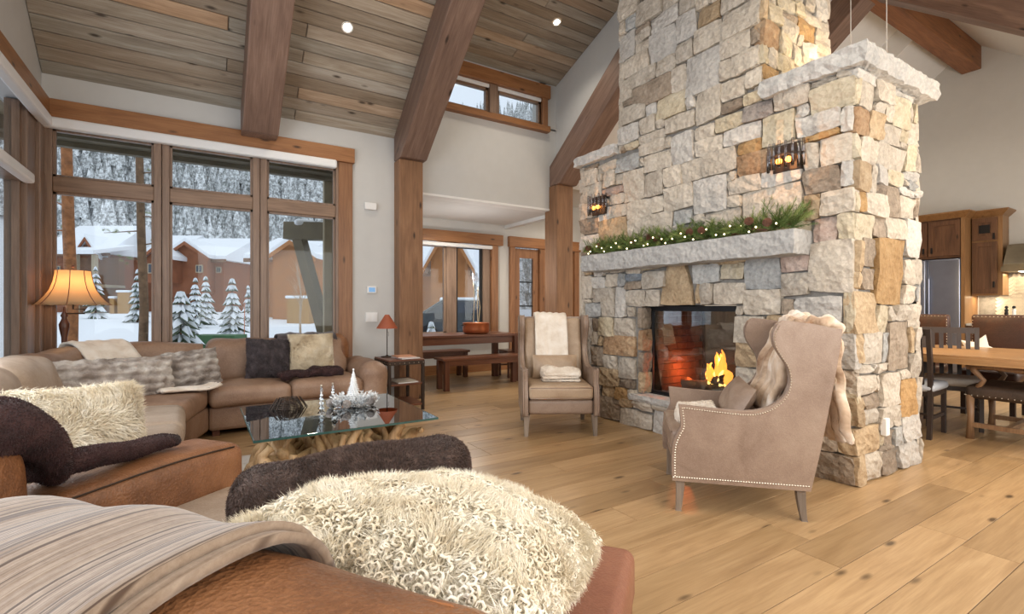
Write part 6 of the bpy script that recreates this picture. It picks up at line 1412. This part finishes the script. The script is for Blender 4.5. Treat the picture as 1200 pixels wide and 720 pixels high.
for px0, px1, pt0, dd, lb_ in ((143, 156, 343, 34, 'wooden electrical shed with snow on top by the left houses'), (134, 139, 350, 34, 'small wooden post box with snow cap left of the shed'), (340, 366, 350, 27, 'tan wooden fence panel box in front of the orange house')):
    q = at((px0 + px1) / 2, 360, dd); z0 = gz(q.x, q.y); w = (px1 - px0) / FPX * dd; h = EYE + (360 - pt0) / FPX * dd - z0; t = thing('garden_shed', lb_, 'shed', (q.x, q.y, z0), -YAW); obj('body', G().box(-w / 2, w / 2, -.4, .4, -.3, h), M['shed'], t); obj('snow_cap', soft((0, 0, h + .07), (w + .15, 1.0, .16), .07, n=4), M['snow'], t, smooth=True)
# conifers with snow-laden tiers
M['fir'] = plain('spruce_green', (.07, .10, .055), .9, var=.4, nscale=5)
def fir(px, py_top, d, wpx, label, seed, n_t=9):
    q = at(px, 360, d); z0 = gz(q.x, q.y) - .1; h = EYE + (360 - py_top) / FPX * d - z0; R = wpx / FPX * d / 2; t = thing('snowy_spruce', label, 'tree', (q.x, q.y, z0), 0, 'snowy spruces outside'); r2 = random.Random(seed); g, s_ = G(), G()
    obj('trunk', G().tube([(0, 0, 0), (0, 0, h * .9)], [.04 * h / 2, .01], 6), M['cone'], t)
    for k in range(n_t):
        z = h * (.08 + .88 * (k + r2.uniform(-.2, .2)) / n_t); Rk = R * (1 - k / n_t) ** .85 + .03; K = 13
        for j in range(K):
            an = 2 * PI * j / K + k * .9 + r2.uniform(-.35, .35); L = Rk * r2.uniform(.6, 1.25); c, s2 = math.cos(an), math.sin(an); w = L * .24; dr = L * .28 + .02; th_k = h / n_t * .55
            a = (0, 0, z + th_k); b = (c * L * .55 - s2 * w, s2 * L * .55 + c * w, z - dr * .2); e = (c * L, s2 * L, z - dr); f = (c * L * .55 + s2 * w, s2 * L * .55 - c * w, z - dr * .2); m_ = (c * L * .55, s2 * L * .55, z + th_k * .45)
            g.add([a, b, e, f, (c * L * .5, s2 * L * .5, z - dr * .7)], [(0, 1, 4), (1, 2, 4), (2, 3, 4), (3, 0, 4), (0, 1, 2, 3)][:5])
            sc_ = r2.choice([.25, .6, .8, .9]); u = .02
            s_.add([(a[0], a[1], a[2] + u), (b[0] * sc_, b[1] * sc_, b[2] + u), (e[0] * .93, e[1] * .93, e[2] + u), (f[0] * sc_, f[1] * sc_, f[2] + u), (m_[0], m_[1], m_[2] + u + .04)], [(0, 1, 4), (1, 2, 4), (2, 3, 4), (3, 0, 4)])
    obj('foliage', g, M['fir'], t); obj('snow', s_, M['snow'], t)
for a in ((112, 308, 26, 26, 'narrow snowy spruce right of the bell lamp shade', 1), (161, 311, 24, 26, 'snowy spruce between the shed and the second tree trunk', 2), (212, 334, 11, 74, 'large dark snowy spruce low behind the second mullion', 3, 11), (229, 322, 22, 28, 'left one of two slim snowy spruces before the twin-gabled house', 4), (241, 319, 24, 26, 'right one of two slim snowy spruces before the twin-gabled house', 5), (272, 322, 16, 40, 'bushy snow-laden spruce in the middle of the middle pane', 6, 10), (291, 330, 24, 18, 'small snowy spruce at the right edge of the middle pane', 7), (558, 372, 13, 22, 'snow-covered shrub behind the copper pot', 8, 6), (505, 370, 12, 26, 'snow-covered shrub left in the nook window', 9, 6)):
    fir(*a)
# tall pines
M['bark_o'] = plain('orange_bark', (.30, .12, .045), .9, var=.4, nscale=9, bmp=.6, bscale=14); M['bark'] = plain('brown_bark', (.17, .10, .055), .9, var=.4, nscale=9, bmp=.6, bscale=14)
for px, d, wpx, mt, lb_ in ((82, 9.5, 12, 'bark_o', 'tall orange-barked pine trunk behind the floor lamp'), (167, 11, 9, 'bark', 'tall brown pine trunk in the left pane')):
    q = at(px, 360, d); t = thing('pine_tree', lb_, 'tree', (q.x, q.y, gz(q.x, q.y) - .1)); R = wpx / FPX * d / 2
    obj('trunk', G().tube([(0, 0, 0), (.03, 0, 1.5), (-.02, 0, 3), (-.06, .02, 5), (-.1, 0, 8)], [R * 1.15, R, R * .95, R * .85, R * .6], 10), M[mt], t, smooth=True)
    g = G(); gn = G(); r2 = random.Random(int(px))
    for k in range(7 if px > 100 else 3):
        z = 2.55 + k * .32 if px > 100 else 3.0 + .4 * k; an = r2.uniform(2.2, 5.8); L = r2.uniform(.35, .75); e = Vector((math.cos(an) * L, math.sin(an) * L, z + r2.uniform(-.2, .25))); g.tube([(0, 0, z), e], [.018, .006], 5)
        for j in range(6):
            c = Vector((0, 0, z)).lerp(e, .45 + .11 * j) + Vector((r2.uniform(-.07, .07), r2.uniform(-.07, .07), r2.uniform(-.07, .07)))
            needles(gn, c, Vector((r2.uniform(-1, 1), r2.uniform(-1, 1), r2.uniform(-.3, .8))).normalized(), .07, 30, .10)
    obj('branches', g, M[mt], t); obj('needles', gn, M['needle2'], t, kind='stuff')
# bare birch in front of the orange house, thin stakes, green utility box
q = at(352, 360, 20); t = thing('bare_birch', 'bare pale birch in front of the orange cedar house', 'tree', (q.x, q.y, gz(q.x, q.y))); r2 = random.Random(3); g = G(); M['birch'] = plain('birch_twig', (.42, .31, .22), .8)
def br(p, d, L, R, lv):
    e = p + d * L; g.tube([p, p + d * L * .5 + Vector((r2.uniform(-.03, .03),) * 3), e], [R, R * .8, R * .6], 5)
    if lv < 4:
        for k in range(3): br(p + d * L * (.45 + .25 * k), (d + Vector((r2.uniform(-.8, .8), r2.uniform(-.8, .8), r2.uniform(0, .5)))).normalized(), L * .62, R * .55, lv + 1)
br(Vector((0, 0, 0)), Vector((0, 0, 1)), 1.5, .05, 0); obj('crown', g, M['birch'], t)
q = at(257, 398, 12.5); tag(obj('utility_box', G().box(-.60, .55, -.3, .3, 0, .62), plain('utility_green', (.05, .13, .05), .6), bevel=.02, loc=(q.x, q.y, -.12)), 'low green utility box in the snow behind the sofa', 'utility box').rotation_euler = (0, 0, -YAW)
for px, d in ((286, 15), (384, 14)):
    q = at(px, 360, d); tag(obj('snow_stake', G().tube([(0, 0, 0), (.02, 0, 1.5)], .012, 5), plain('stake', (.5, .16, .08), .6), loc=(q.x, q.y, gz(q.x, q.y) - .1)), 'thin reddish marker stake in the snow, %s' % ('right of the green box' if px < 300 else 'in front of the birch'), 'stake')
# parked car behind the copper pot
q = at(548, 392, 17); cr = thing('parked_car', 'dark grey car under snow parked outside the nook window', 'car', (q.x, q.y, gz(q.x, q.y)), -YAW + .15); M['carp'] = plain('car_paint', (.07, .08, .09), .25, .3)
g = G().prism([(-2.1, .3), (2.1, .3), (2.15, .75), (1.7, .95), (1.0, 1.0), (.5, 1.42), (-.9, 1.45), (-1.6, 1.0), (-2.1, .9)], 1, -.85, .85); obj('body', g, M['carp'], cr, bevel=.08); obj('side_window', G().prism([(-1.35, 1.02), (.85, 1.02), (.42, 1.36), (-.82, 1.38)], 1, -.87, -.85), M['dglass'], cr)
for x in (-1.3, 1.3): obj('wheel', G().prism([(x + .32 * math.cos(k * PI / 8), .32 + .32 * math.sin(k * PI / 8)) for k in range(16)], 1, -.88, -.65), M['black'], cr)
obj('snow_cover', soft((-.2, 0, 1.47), (1.5, 1.5, .12), .05, n=6), M['snow'], cr, smooth=True)
